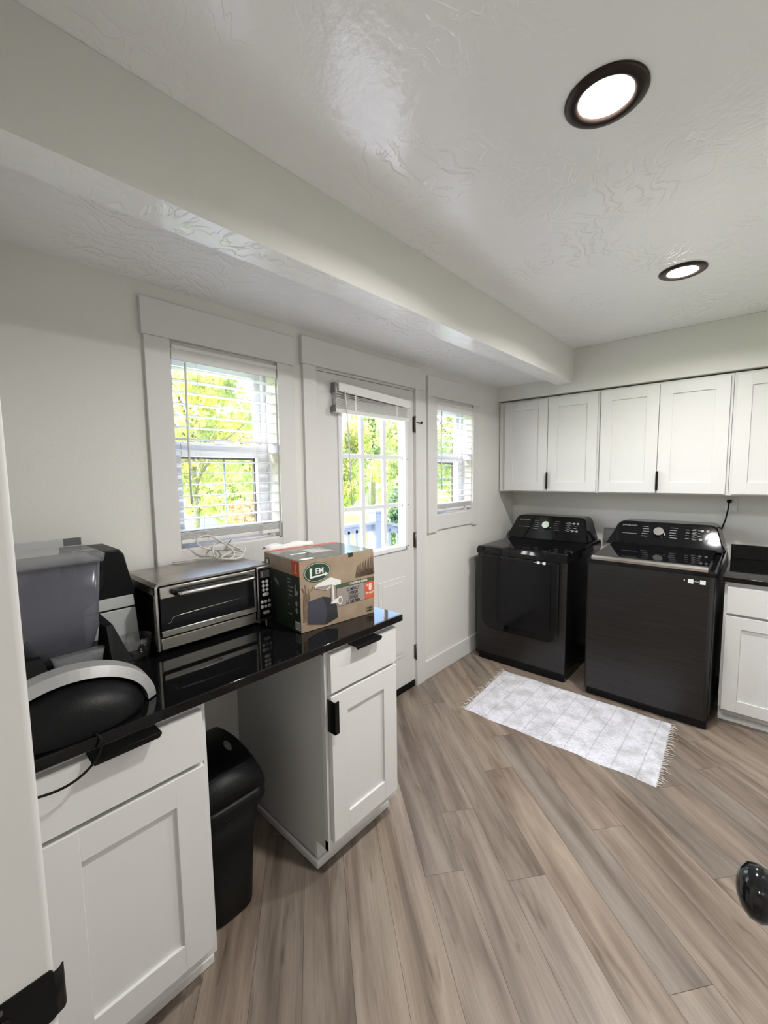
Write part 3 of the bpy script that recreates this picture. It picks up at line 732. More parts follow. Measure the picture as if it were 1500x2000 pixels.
d = MB(); d.frame((0, 2.976, 0), (1, 0, 0), (0, 0, 1)); o1 = rrect(.150, .283, .744, .868, (.085, .085, .012, .012), 8); o2 = rrect(.158, .291, .736, .862, (.078, .078, .010, .010), 8)
d.loft([[(x, z, .001) for x, z in o1], [(x, z, .022) for x, z in o1], [(x, z, .030) for x, z in o2]], 'gloss', True, False)
dd = d.build('door', None, t, label='glossy black square dryer door')
g = MB(); g.frame((0, 2.945, 0), (1, 0, 0), (0, 0, 1)); g.prism(rrect(.205, .335, .692, .845, (.045, .045, .02, .02), 8), .0005, .006, 'dglass', bevel=.002); g.build('door_window', None, dd, label='dark recessed window of the dryer door')
g = MB(); g.frame((0, 2.9388, 0), (1, 0, 0), (0, 0, 1))
for a in (.604, .646): g.prism(rrect(a-.011, .848, a+.011, .868, .003), .001, .002, 'sticker'); 
g.box((.617, .856, .001), (.633, .860, .0015), 'print'); g.prism(ell(.580, .858, .003, .003, 10), .001, .0015, 'sticker'); g.T = g.T @ Matrix.Translation((0, 0, -.0075)); g.build('sticker', None, dd, label='small white square stickers')
console(t, .085, .770, .150, .715, 3.500, 3.770, .938, 1.128, .420)
# washer
t = thing('washing_machine', 'black top-loading washing machine between the dryer and the right cabinet', 'washing machine', (1.27, 3.35, 0))
c = MB(); c.box((.936, 2.960, .060), (1.604, 3.770, .90), 'blackside', .006); c.build('cabinet', None, t)
B((.942, 2.962, 0), (1.598, 3.76, .062)).build('base', 'blackside', t)
f = MB(); prof = [(.934, 2.962), (.934, 2.944), (.944, 2.936), (1.27, 2.930), (1.578, 2.936), (1.588, 2.944), (1.600, 2.962)]
f.prism(prof, .060, .905, 'blackst'); f.build('front_panel', None, t, label='dark brushed steel front panel')
tp = MB(); tp.loft([[(.930, 2.934, .904), (1.606, 2.934, .904), (1.606, 3.775, .904), (.930, 3.775, .904)], [(.930, 2.934, .925), (1.606, 2.934, .925), (1.606, 3.775, .950), (.930, 3.775, .950)], [(.940, 2.952, .936), (1.596, 2.952, .936), (1.596, 3.775, .968), (.940, 3.775, .968)]], 'gloss', True, False)
tp.build('top_panel', None, t)
l = MB(); l.loft([[(.958, 2.962, .936), (1.566, 2.962, .936), (1.566, 2.962, .956), (.958, 2.962, .956)], [(.958, 3.50, .950), (1.566, 3.50, .950), (1.566, 3.50, .978), (.958, 3.50, .978)]], 'gloss', True, False); li = l.build('lid', None, t, label='glossy black lid')
l = MB(); l.prism([(2.938, .930), (2.936, .944), (2.944, .957), (2.966, .960), (2.966, .932)], .957, 1.568, 'chrome', axis=0, smooth=False); l.build('lid_trim', None, li, label='bright metal strip along the lid front')
g = MB(); g.frame((0, 2.9315, 0), (1, 0, 0), (0, 0, 1))
for a in (1.492, 1.548): g.prism(rrect(a-.013, .858, a+.013, .882, .002), .0, .0015, 'sticker')
g.box((1.509, .868, 0), (1.531, .873, .001), 'print'); g.prism(ell(1.462, .872, .003, .003, 10), 0, .001, 'sticker'); g.build('sticker', None, t, label='small white square stickers')
console(t, .905, 1.606, .972, 1.556, 3.470, 3.770, .962, 1.130, 1.235, tilt=.10)
cord = MB(); cord.tube([(1.600, 3.776, 1.290), (1.600, 3.770, 1.262), (1.597, 3.776, 1.225), (1.585, 3.786, 1.150), (1.563, 3.790, 1.072), (1.545, 3.790, 1.0), (1.53, 3.792, .90)], .0045, None, 8)
cord.box((1.588, 3.775, 1.272), (1.614, 3.808, 1.296), None, .006)
tag(cord.build('power_cord', 'blackmetal', None, (1.6, 3.8, 1.28)), 'black power cord plugged in under the wall cabinets, behind the washer', 'cord')
t = thing('wall_outlet', 'wall outlet plate under the wall cabinets, holding the black plug', 'outlet', (1.60, D, 1.255), 'wall plates')
q = MB(); q.box((1.553, D-.007, 1.205), (1.647, D-.0005, 1.310), None, .003); q.build('cover_plate', 'cab', t)
q = MB(); q.box((1.577, D-.0085, 1.215), (1.605, D-.007, 1.250), None, .001); q.box((1.577, D-.0085, 1.264), (1.605, D-.007, 1.300), None, .001); q.box((1.612, D-.0085, 1.215), (1.640, D-.007, 1.250), None, .001); q.build('receptacle', 'vinyl', t)
tag(B((.812, D-.045, .93), (.895, D-.0005, 1.038), None, .004).build('utility_box', 'grey', None, (.85, D, .98)), 'small grey utility box on the back wall between dryer and washer', 'utility box')

# ------------------------------------------------------------ rug
t = thing('rug', 'whitish woven runner rug with grey stripes and fringed ends before the machines', 'rug', (.927, 2.570, 0))
P = [Vector((.421, 2.235)), Vector((1.470, 2.254)), Vector((1.441, 2.899)), Vector((.378, 2.892))]
r = MB(); nx, ny = 40, 24; rn = random.Random(4); V_ = []
for j in range(ny+1):
    row = []
    for i in range(nx+1):
        s, q = i/nx, j/ny; p = (P[0]*(1-s)+P[1]*s)*(1-q)+(P[3]*(1-s)+P[2]*s)*q
        ed = min(s, 1-s, q, 1-q); wob = .004*math.sin(s*23+q*3)*(1 if j in (0, ny) else .3)
        z = (.0015 if ed == 0 else .0075)+.0012*math.sin(s*31)*math.cos(q*17)
        row.append(r.bm.verts.new((p.x, p.y+wob, z)))
    V_.append(row)
for j in range(ny):
    for i in range(nx): f = r.bm.faces.new((V_[j][i], V_[j][i+1], V_[j+1][i+1], V_[j+1][i])); f.smooth = True
r._mi('rug')
r.build('woven_field', None, t)
for (A, Bp, sg) in ((P[0], P[3], -1), (P[1], P[2], 1)):
    f = MB()
    for i in range(38):
        s = (i+.5)/38; p = A*(1-s)+Bp*s; L = rn.uniform(.018, .048); a = rn.uniform(-.7, .7)
        dx, dy = sg*math.cos(a)*L, math.sin(a)*L
        f.tube([(p.x-sg*.004, p.y, .004), (p.x+dx*.5, p.y+dy*.3, .005+rn.uniform(0, .006)), (p.x+dx, p.y+dy, .0025)], [.0022, .0016, .0008], None, 5)
    f.build('fringe', 'yarn', t)

# ------------------------------------------------------------ trash can
t = thing('trash_can', 'black swing-top trash can in the gap between the two base cabinets', 'trash can', (.36, .61, 0))
def sect(z, x0, x1, y0, y1, r): return [(x, y, z) for x, y in rrect(x0, y0, x1, y1, r, 5)]
b_ = MB(); b_.loft([sect(0, .205, .505, .540, .696, .045), sect(.008, .198, .513, .532, .704, .05), sect(.25, .18, .526, .513, .712, .05), sect(.395, .168, .540, .502, .734, .05)], 'plastic', True)
b_.build('bin_body', None, t)
rm = MB(); rm.loft([sect(.392, .160, .550, .499, .744, .055), sect(.404, .156, .556, .4975, .748, .055), sect(.432, .158, .554, .498, .746, .055), sect(.441, .168, .544, .505, .738, .05)], 'plastic', True); rm.build('rim', None, t)
ld = MB(); rings = []
n = 18
for i in range(n+1):
    a = PI*i/n; x = .355+.186*math.cos(a); z = .440+.108*math.sin(a)**.8 if math.sin(a) > 1e-6 else .440
    yo = .118-.012*(math.sin(a)); rings.append([(x, .619-yo, .438), (x, .619-yo, z-.012), (x, .619-yo+.012, z), (x, .619+yo-.012, z), (x, .619+yo, z-.012), (x, .619+yo, .438)])
rings = [[(p[0], p[1], max(p[2], .438)) for p in rg] for rg in rings]
ld.loft(rings[1:-1], 'plastic', True); ld.build('swing_lid', None, t)
fl = MB(); fl.loft([[(.530, .545, .466), (.530, .700, .466), (.526, .690, .452), (.526, .555, .452)], [(.495, .555, .520), (.495, .690, .520), (.488, .680, .512), (.488, .565, .512)]], 'plastic', True, False); fl.build('push_flap', None, t)
e_ = MB(); c0 = Vector((.405, .672, .5455)); e_.frame(c0, (.95, 0, -.30), (0, 1, 0)); e_.prism(ell(0, 0, .024, .010, 24), -.003, .004, 'grey', bevel=.001); e_.build('button', None, t, label='grey oval button')

# ------------------------------------------------------------ toaster oven
t = thing('toaster_oven', 'stainless steel toaster oven with keypad on the black counter below the window', 'toaster oven', (.19, .70, .916))
o = MB(); o.box((.045, .490, .936), (.326, .914, 1.150), 'blackside', .006); o.build('oven_body', None, t)
o = MB(); o.prism([(.495-.008, 1.120), (.487, 1.146), (.497, 1.157), (.907, 1.157), (.917, 1.147), (.917, 1.120), (.909, 1.120), (.909, 1.144), (.903, 1.150), (.501, 1.150), (.495, 1.142), (.495, 1.120)], .042, .334, 'steeltop', axis=0); o.build('top_shell', None, t, label='scuffed steel top')
o = MB(); o.box((.320, .487, .932), (.3375, .497, 1.148), 'steel', .002); o.box((.320, .4985, .932), (.336, .848, .974), 'steel', .004); o.box((.318, .4975, .940), (.331, .850, 1.148), 'blackside'); o.build('front_frame', None, t)
d = MB(); d.box((.334, .500, 1.108), (.345, .846, 1.146), 'steel', .002); d.box((.334, .500, .979), (.345, .846, 1.000), 'steel', .002); d.box((.334, .838, .998), (.3445, .846, 1.110), 'steel', .001)
dd = d.build('oven_door', None, t)
g = MB(); g.box((.335, .5005, .999), (.3425, .8385, 1.109), 'dglass'); g.build('oven_glass', None, dd, label='dark oven door glass')
g = MB(); g.tube([(.3435, .515, 1.022), (.3435, .530, 1.024), (.3435, .538, 1.040), (.3435, .560, 1.043), (.3435, .815, 1.050), (.3435, .818, 1.040)], .0009, 'steel', 6); g.build('wire_rack', None, dd)
h = MB(); h.box((.344, .536, 1.116), (.372, .560, 1.134), 'plastic', .006); h.box((.344, .806, 1.116), (.372, .826, 1.134), 'plastic', .006)
pts = [(.374, .545, 1.122), (.3785, .556, 1.122), (.3785, .815, 1.122), (.374, .824, 1.122)]; h.tube(pts, .0078, 'steel', 12)
h.box((.362, .545, 1.121), (.376, .820, 1.134), 'plastic', .003); h.build('handle', None, dd, label='steel bar handle with black ends')
l = MB(); text_bm(l, 'Cuisinart', .012, (.3452, .672, .9895), (0, 1, 0), (0, 0, 1), 'grey', sx=1.3); l.build('lettering', None, dd)
p = MB(); p.box((.320, .852, .936), (.345, .916, 1.152), 'steel', .003); cp = p.build('control_panel', None, t)
p = MB(); p.frame((.3452, 0, 0), (0, 1, 0), (0, 0, 1)); p.prism(rrect(.858, .945, .911, 1.142, .003), 0, .0012, 'gloss'); p.prism(rrect(.864, 1.108, .905, 1.137, .003), .0012, .002, 'lcd'); p.box((.868, 1.112, .002), (.876, 1.133, .0022), 'grey')
p.build('keypad_face', None, cp)
def btn(y, z, w_=.0065):
    b = MB(); b.frame((.3462, 0, 0), (0, 1, 0), (0, 0, 1))
    b.prism(ell(y, z, .0065, .0065, 18) if w_ < .01 else rrect(y-w_, z-.006, y+w_, z+.006, .0055), 0, .0028, 'button', bevel=.0008); b.build('button', None, cp)
for r_ in range(3):
    for y in (.8765, .8925): btn(y, 1.092-r_*.0165)
btn(.885, 1.041, .014)
for r_ in range(2):
    for y in (.8685, .8845, .9005): btn(y, 1.013-r_*.0195)
btn(.886, .969, .014)
for (x, y) in ((.07, .51), (.31, .51), (.07, .89), (.31, .89)): MB().lathe([(.012, .9162), (.012, .937)], (x, y, 0), 'z', 14).build('foot', 'plastic', t)
# cable heaped on the oven
def coil():
    pts = []; rn = random.Random(11)
    base = [(.030, .665, 1.1625), (.055, .70, 1.166), (.07, .74, 1.170), (.10, .80, 1.166), (.14, .84, 1.163), (.17, .885, 1.166), (.13, .915, 1.18), (.09, .90, 1.188), (.06, .86, 1.19), (.055, .80, 1.20), (.050, .76, 1.225), (.045, .765, 1.250), (.045, .81, 1.255), (.06, .85, 1.230), (.10, .885, 1.19), (.14, .87, 1.170), (.16, .83, 1.167), (.13, .80, 1.172), (.08, .81, 1.185), (.05, .83, 1.215), (.06, .87, 1.222), (.09, .90, 1.20), (.12, .915, 1.185), (.10, .87, 1.176), (.13, .82, 1.17), (.17, .84, 1.165), (.18, .88, 1.168), (.15, .915, 1.19), (.12, .93, 1.196)]
    B_ = [Vector(b) for b in base]
    for i in range(len(B_)-1):
        p0 = B_[max(i-1, 0)]; p1 = B_[i]; p2 = B_[i+1]; p3 = B_[min(i+2, len(B_)-1)]
        for k in range(6):
            s = k/6; pts.append(.5*((2*p1)+(p2-p0)*s+(2*p0-5*p1+4*p2-p3)*s*s+(3*p1-p0-3*p2+p3)*s**3))
    m = MB(); m.tube(pts, .0036, 'cable', 7); m.lathe([(.004, 0), (.006, .004), (.006, .022), (.004, .026)], (.045, .895, 1.205), 'y', 10, 'cable')
    m.tube([(.02, .90, 1.19), (.025, .91, 1.21), (.028, .92, 1.223)], .002, 'blackmetal', 6)
    return m
tag(coil().build('cable', None, None, (.1, .82, 1.157)), 'loosely coiled whitish cable heaped on top of the toaster oven', 'cable')

# ------------------------------------------------------------ cardboard box
BO = Vector((.529, .917)); BU = Vector((.040, .354)).normalized(); W_, D_, H_ = .356, .286, .272
rz = math.atan2(BU.y, BU.x)      # local +x runs along the printed front, +y points back into the counter
t = thing('cardboard_box', 'printed brown cardboard appliance box on the black counter right of the toaster oven', 'box', (BO.x, BO.y, .9165), None, rz)
bx = MB(); bx.box((0, .001, 0), (W_, D_, H_), 'kraft', .0015); bx.build('carton', None, t, local=True)
tpn = MB(); tpn.box((.002, .002, H_), (W_-.002, D_-.03, H_+.0012), 'ptop'); tpn.box((.002, D_-.03, H_), (W_-.002, D_-.002, H_+.0010), 'orange')
tpn.box((.02, .012, H_+.0012), (.075, .035, H_+.0018), 'pwhite'); tpn.box((.04, .13, H_+.0012), (.11, .145, H_+.0016), 'pwhite'); tpn.box((.12, .10, H_+.0012), (.22, .21, H_+.0016), 'pgrey')
for i in range(5): tpn.box((.13, .115+i*.018, H_+.0016), (.21-.01*i, .120+i*.018, H_+.002), 'pwhite')
tpn.build('top_print', None, t, local=True, label='dark glossy printed top')
def F(u, v): return (u*W_, v*H_)
def fr_(): m = MB(); m.frame((0, 0, 0), (1, 0, 0), (0, 0, 1)); return m      # local z points out of the printed front (-y)
def cpt(px, py):
    u = (px-520)/825; top = 350-.165*(px-520); bot = 1130-.272*(px-520); return (u*W_, (bot-py)/(bot-top)*H_)
m = fr_()
for (u0, w0, h0) in [(.74+.013*i, .02, .12+.16*abs(math.sin(i*2.1))*(.4+i/20)) for i in range(20)]:
    m.prism([F(u0-w0, .62), F(u0+w0, .62), F(u0+w0*.25, .62+h0*.7), F(u0, .62+h0)], 0, .0004, 'kraft2')
m.build('tree_print', None, t, local=True)
m = fr_()
def stroke(pts, wd):
    for (a, b) in zip(pts[:-1], pts[1:]):
        a = Vector(a); b = Vector(b); d_ = (b-a).normalized(); n_ = Vector((-d_.y, d_.x))*wd
        m.prism([tuple(a-n_), tuple(b-n_*.7), tuple(b+n_*.7), tuple(a+n_)], 0, .00042, 'kraft2')
stroke([cpt(560, 690), cpt(545, 650), cpt(530, 640)], .002); stroke([cpt(570, 690), cpt(575, 640), cpt(568, 600)], .0018); stroke([cpt(590, 700), cpt(630, 660), cpt(650, 620)], .002); stroke([cpt(600, 680), cpt(605, 640)], .0015); stroke([cpt(545, 665), cpt(550, 640)], .0013)
m.prism([cpt(555, 690), cpt(610, 690), cpt(620, 740), cpt(600, 800), cpt(585, 1000), cpt(545, 1010), cpt(548, 800)], 0, .00038, 'kraft2')
m.build('deer_print', None, t, local=True)
m = fr_(); m.prism([F(.46, .515), F(1, .515), F(1, .577), F(.44, .577)], 0, .0005, 'bgreen'); m.prism([F(.46, .25), F(.855, .25), F(.855, .515), F(.46, .515)], 0, .0004, 'pgrey'); m.build('colour_band_print', None, t, local=True)
m = fr_(); m.prism([F(.857, .255), F(.998, .255), F(.998, .512), F(.857, .512)], 0, .0007, 'orange')
m.T = Matrix.Identity(4); U3, V3 = (1, 0, 0), (0, 0, 1)
def tx(mb, s, size, u, v, m_, sx=1, bold=0, y=-.0009): text_bm(mb, s, size, (u*W_, y, v*H_), U3, V3, m_, sx=sx, bold=bold, depth=.0002)
tx(m, '8', .042, .935, .425, 'pwhite', .8, .0008); tx(m, '#', .013, .888, .46, 'pwhite'); tx(m, '575 WATT', .0125, .928, .335, 'pwhite', .75, .0003)
m.build('orange_badge', None, t, local=True, label='orange printed badge reading #8 575 WATT')
m = MB(); tx(m, 'COUNTERTOP GRINDER', .0125, .765, .546, 'pwhite', .66, .0003); m.build('title_lettering', None, t, local=True)
m = MB(); tx(m, 'COMPACT', .018, .685, .462, 'pblack', .75, .0005); tx(m, 'DESIGN', .018, .685, .402, 'pblack', .75, .0005)
tx(m, 'GRINDS', .018, .685, .335, 'pblack', .75, .0005); tx(m, '2-3 LBS./MIN.', .018, .685, .275, 'pblack', .72, .0005); m.box((.59*W_, -.0009, .366*H_), (.78*W_, -.0005, .370*H_), 'pblack'); m.build('claim_lettering', None, t, local=True)
m = MB(); tx(m, '1 YEAR', .013, .925, .10, 'pblack', .8, .0004); tx(m, 'WARRANTY', .008, .925, .058, 'pblack', .8, .0003)
m.build('warranty_lettering', None, t, local=True)
m = fr_()
m.prism([cpt(590, 785), cpt(745, 730), cpt(790, 880), cpt(765, 1035), cpt(585, 1030)][::-1], .0004, .0007, 'pslate'); m.prism([cpt(745, 730), cpt(830, 740), cpt(895, 830), cpt(905, 960), cpt(780, 1032), cpt(765, 1035), cpt(785, 880)][::-1], .0004, .0006, 'pblack')
m.prism([cpt(665, 620), cpt(700, 590), cpt(835, 520), cpt(945, 550), cpt(945, 590), cpt(850, 618), cpt(790, 660), cpt(670, 645)][::-1], .0006, .0010, 'pwhite'); m.prism([cpt(680, 625), cpt(840, 600), cpt(785, 655), cpt(672, 645)][::-1], .001, .0012, 'pgrey')
m.prism([cpt(832, 600), cpt(872, 600), cpt(880, 745), cpt(835, 800)][::-1], .0008, .0012, 'pgrey'); m.prism([cpt(850, 600), cpt(862, 600), cpt(868, 745), cpt(850, 780)][::-1], .0012, .0014, 'pwhite'); m.prism([cpt(838, 770), cpt(920, 745), cpt(925, 800), cpt(830, 810)][::-1], .0006, .001, 'pwhite')
hx_, hz_ = cpt(932, 772); m.prism(ell(hx_, hz_, .0115, .017, 24), .001, .0014, 'pwhite'); m.prism(ell(hx_, hz_, .008, .0125, 20), .0014, .0016, 'pgrey')
m.build('grinder_picture', None, t, local=True, label='printed picture of a dark meat grinder')
m = fr_(); cx_, cy_ = .215*W_, .815*H_
m.prism(ell(cx_, cy_, .0595, .0375, 48), 0, .0006, 'lgreen'); m.prism(ell(cx_, cy_, .0565, .0348, 48), .0006, .0008, 'pwhite'); m.prism(ell(cx_, cy_, .0548, .0332, 48), .0008, .0010, 'lgreen')
m.prism([(cx_-.034, cy_-.021), (cx_+.034, cy_-.016), (cx_+.034, cy_-.021), (cx_+.048, cy_-.013), (cx_+.035, cy_-.005), (cx_+.034, cy_-.010), (cx_-.026, cy_-.014), (cx_-.024, cy_+.018), (cx_-.035, cy_+.018)], .001, .0014, 'pwhite')
m.T = Matrix.Identity(4); text_bm(m, 'EM', .031, (cx_+.009, -.0013, cy_+.003), U3, V3, 'pwhite', sx=.95, bold=.0007, depth=.0002)
m.build('logo', None, t, local=True, label='dark green oval logo with white LEM lettering')
# printed end facing the oven (local x = 0)
m = MB(); m.frame((0, 0, 0), (0, -1, 0), (0, 0, 1)); G = lambda u, v: (-(1-u)*D_, v*H_)     # u=1 at the front corner
m.prism([G(.0, .0), G(.995, .0), G(.995, .785), G(.0, .785)], 0, .0005, 'kgreen'); m.prism([G(.80, .785), G(.995, .785), G(.995, .995), G(.80, .995)], 0, .0006, 'orange')
m.prism([G(.86, .03), G(.985, .03), G(.985, .145), G(.86, .145)], .0005, .0008, 'pwhite')
for i in range(7): m.box((G(.875+i*.014, 0)[0], .045*H_, .0008), (G(.881+i*.014, 0)[0], .130*H_, .0010), 'pblack')
for v, a, b in ((.71, .68, .76), (.66, .68, .75), (.60, .68, .84), (.54, .68, .80), (.48, .68, .81), (.43, .68, .71), (.34, .68, .71), (.21, .68, .77)): m.prism([G(a, v), G(b, v), G(b, v+.014), G(a, v+.014)], .0005, .0008, 'pgrey')
for v in (.40, .30): m.prism(ell(G(.90, 0)[0], v*H_, .008, .011, 18), .0005, .0008, 'pgrey')
m.prism([G(.86, .50), G(.93, .52), G(.96, .58), G(.90, .58), G(.89, .66), G(.87, .66)], .0005, .0008, 'pgrey'); m.prism([G(.30, .62), G(.42, .55), G(.42, .60), G(.31, .67)], .0005, .0008, 'pgrey'); m.prism(ell(G(.10, 0)[0], .87*H_, .020, .016, 24), .0, .0006, 'lgreen'); m.prism([G(.06, .84), G(.13, .84), G(.13, .90), G(.06, .90)], .0006, .0008, 'pwhite')
m.T = Matrix.Identity(4); text_bm(m, '1', .030, (-.0008, .028, .90*H_), (0, -1, 0), (0, 0, 1), 'pwhite', sx=.7, bold=.001, depth=.0002); text_bm(m, 'YEAR', .011, (-.0008, .028, .83*H_), (0, -1, 0), (0, 0, 1), 'pwhite', sx=.7, depth=.0002)
m.build('side_print', None, t, local=True, label='dark green printed end panel')
m = MB(); m.box((.63*W_, -.0012, H_-.014), (.69*W_, .012, H_+.0022), 'kgreen', .001); m.build('closing_tab', None, t, local=True)
m = MB(); rn = random.Random(2); L = []
for i in range(9): L.append([(.01+i*.028, D_-.004, H_+.004), (.01+i*.028, D_-.002, H_+.012+.010*math.sin(i*.9)**2), (.01+i*.028, D_+.02, H_+.016+.012*math.sin(i*.8+.4)**2), (.01+i*.028, D_+.04, H_+.004+.010*math.sin(i*.7)**2)])
L2 = [[*lp, *[(p[0], p[1], p[2]-.0012) for p in lp[::-1]]] for lp in L]
m.loft(L2, 'paper', True); m.build('inner_flap', None, t, local=True, label='white flap lifting behind the box')

# ------------------------------------------------------------ hopper appliance and coffee maker
t = thing('food_dispenser', 'countertop dispenser with smoky clear hopper on a black base with silver arch', 'dispenser', (.42, .24, .916))
def rr3(z, x0, x1, y0, y1, r): return [(x, y, z) for x, y in rrect(x0, y0, x1, y1, r, 4)]
hp = MB(); hp.loft([rr3(1.020, .33, .43, .175, .275, .015), rr3(1.045, .31, .445, .155, .292, .02), rr3(1.10, .285, .455, .130, .308, .025), rr3(1.285, .27, .465, .11, .318, .02)], 'hopper', True); hp.build('hopper', None, t, label='smoky clear plastic hopper')
hl = MB(); hl.loft([rr3(1.283, .262, .472, .102, .324, .010), rr3(1.302, .260, .474, .100, .327, .010), rr3(1.306, .262, .470, .102, .323, .008)], 'hopclr', True)
hl.box((.258, .275, 1.306), (.265, .318, 1.328), 'plastic', .002); hl.box((.262, .105, 1.306), (.266, .320, 1.328), 'hopclr'); hl.build('hopper_lid', None, t, label='clear hopper lid')
hb = MB(); hb.loft([rr3(.918, .262, .56, .10, .378, .03), rr3(.97, .262, .545, .10, .372, .03), rr3(1.0, .26, .50, .11, .37, .02)], 'plastic', True, False)
hb.loft([[(.40, .305, 1.0), (.50, .318, 1.0), (.50, .366, 1.0), (.27, .366, 1.0)], [(.42, .312, 1.10), (.462, .318, 1.098), (.458, .334, 1.10), (.30, .338, 1.10)]], 'plastic', True, False)
hb.loft([[(.40, .12, 1.0), (.50, .12, 1.0), (.50, .19, 1.0), (.27, .19, 1.0)], [(.42, .12, 1.062), (.47, .12, 1.06), (.47, .175, 1.06), (.30, .17, 1.062)]], 'plastic', True, False)
hb.build('base', None, t)
vs = MB(); vs.loft([rr3(1.000, .44, .475, .205, .300, .008), rr3(1.045, .44, .468, .195, .312, .008)], 'hopclr', True); vs.build('chute', None, t, label='clear plastic chute')
ar = MB(); L = []; n = 26
def ap(th, R_, x, dx=0): return (x, .245+R_*1.0*math.cos(th), .912+R_*1.02*math.sin(th))
for i in range(n+1):
    th = -.0+PI*i/n; r0, r1 = .163, .187
    cy = .205; L.append([(.60, cy+r0*math.cos(th), .920+r0*.66*math.sin(th)), (.585, cy+r1*math.cos(th), .920+r1*.70*math.sin(th)), (.545, cy+(r1+.003)*math.cos(th), .920+(r1+.003)*.70*math.sin(th)), (.55, cy+r0*math.cos(th), .920+r0*.66*math.sin(th))])
ar.loft(L, 'silver', True, False); ar.build('arch_trim', None, t, label='silver plastic arch')
dm = MB(); rings = []
for j in range(9):
    s = j/8*PI/2; x = .56+.108*math.sin(s); k_ = math.cos(s)
    k_ = max(k_, .08)
    rings.append([(x, .205+.160*k_**.6*math.cos(PI*i/18), .9165+.107*k_**.8*math.sin(PI*i/18)) for i in range(19)])
dm.loft(rings, 'plastic', True); dm.build('front_cover', None, t, label='rounded black front cover')
cd_ = MB(); P_ = [(.62, .215, .925), (.665, .228, .921), (.684, .236, .916), (.690, .238, .900), (.693, .225, .872), (.694, .190, .848), (.692, .150, .840), (.690, .100, .848), (.688, .066, .862)]
pts = []; B_ = [Vector(b) for b in P_]
for i in range(len(B_)-1):
    p0 = B_[max(i-1, 0)]; p1 = B_[i]; p2 = B_[i+1]; p3 = B_[min(i+2, len(B_)-1)]
    for k in range(5): s = k/5; pts.append(.5*((2*p1)+(p2-p0)*s+(2*p0-5*p1+4*p2-p3)*s*s+(3*p1-p0-3*p2+p3)*s**3))
cd_.tube(pts, .0028, 'blackmetal', 8); cd_.build('power_cord', None, t)

t = thing('coffee_maker', 'black and silver coffee maker behind the hopper, left of the toaster oven', 'coffee maker', (.20, .38, .916))
q = MB(); q.prism([(.300, .918), (.470, .918), (.470, .93), (.462, 1.115), (.455, 1.13), (.438, 1.255), (.425, 1.272), (.30, 1.275)], .04, .235, 'plastic', axis=0, bevel=.006); q.build('housing', None, t)
q = MB(); q.prism([(.315, 1.082), (.457, 1.082), (.454, 1.118), (.318, 1.118)], .235, .241, 'silver2', axis=0, bevel=.001); q.prism([(.315, .940), (.455, .925), (.466, .945), (.458, 1.076), (.315, 1.076)], .235, .242, 'silver2', axis=0, bevel=.002); q.build('side_panel', None, t, label='silver side panel')
q = MB(); q.prism([(.352, 1.125), (.372, 1.17), (.372, 1.27), (.358, 1.285), (.30, 1.285), (.30, 1.09)], .235, .256, 'gloss', axis=0, bevel=.003); q.build('water_tank', None, t, label='dark side tank')
q = MB(); q.lathe([(.030, .9165), (.040, .925), (.047, .975), (.050, .995), (.048, .995), (.045, .975), (.038, .927), (.001, .923)], (.30, .432, 0), 'z', 32)
tag(q.build('glass_cup', 'clear', None, (.30, .432, .9165)), 'clear drinking glass squeezed between the hopper base and the toaster oven', 'glass')

# ------------------------------------------------------------ outside
struct(B((-60, -20, -1.2), (-3.6, 70, -1.1)).build('ground', 'grass'))
dk = MB()
for i in range(24): dk.box((-T-.03-i*.145-.14, .2, -.14), (-T-.03-i*.145, 5.6, -.105), 'deckfloor')
struct(dk.build('deck_floor'))
def railing(label, a, b, zt, zt2=None):
    zt2 = zt if zt2 is None else zt2
    t = thing('deck_railing', label, 'railing', (a[0], a[1], -.1), 'grey painted deck railings')
    A = Vector((*a, 0)); Bv = Vector((*b, 0)); L = (Bv-A).length; U = (Bv-A)/L; sl_ = (zt2-zt)/L
    m = MB(); m.frame((a[0], a[1], 0), U, (0, 0, 1))
    m.prism([(0, zt-.035), (L, zt2-.035), (L, zt2), (0, zt)], -.07, .07, 'deck'); m.prism([(0, zt-.13), (L, zt2-.13), (L, zt2-.045), (0, zt-.045)], -.018, .018, 'deck'); m.prism([(0, .02), (L, .02+(zt2-zt)), (L, .10+(zt2-zt)), (0, .10)], -.018, .018, 'deck'); m.build('rail', None, t)
    n = int(L/.14)
    for i in range(1, n):
        u = L*i/n; q = MB(); q.frame((a[0], a[1], 0), U, (0, 0, 1)); q.box((u-.018, .08+sl_*u, -.018), (u+.018, zt-.09+sl_*u, .018), 'deck'); q.build('baluster', None, t)
railing('grey deck railing left of the corner post, seen through the door glass', (-2.2, .42), (-2.2, 4.124), .86)
railing('grey stair railing sloping down right of the corner post', (-2.2, 4.32), (-1.9, 5.8), .86, .45)
railing('grey deck rail at the near end of the deck', (-2.2, .32), (-.4, .32), .86)
t = thing('deck_post', 'thick grey deck corner post with ringed cap, seen through the door', 'post', (-2.2, 4.22, -.1))
m = MB(); m.box((-2.275, 4.145, -.1), (-2.125, 4.295, .98), 'deck', .006); m.build('shaft', None, t)
m = MB(); m.box((-2.285, 4.135, .86), (-2.115, 4.305, .885), 'deck', .004); m.box((-2.285, 4.135, .93), (-2.115, 4.305, .955), 'deck', .004); m.box((-2.295, 4.125, .98), (-2.105, 4.315, 1.01), 'deck', .006); m.build('cap', None, t)
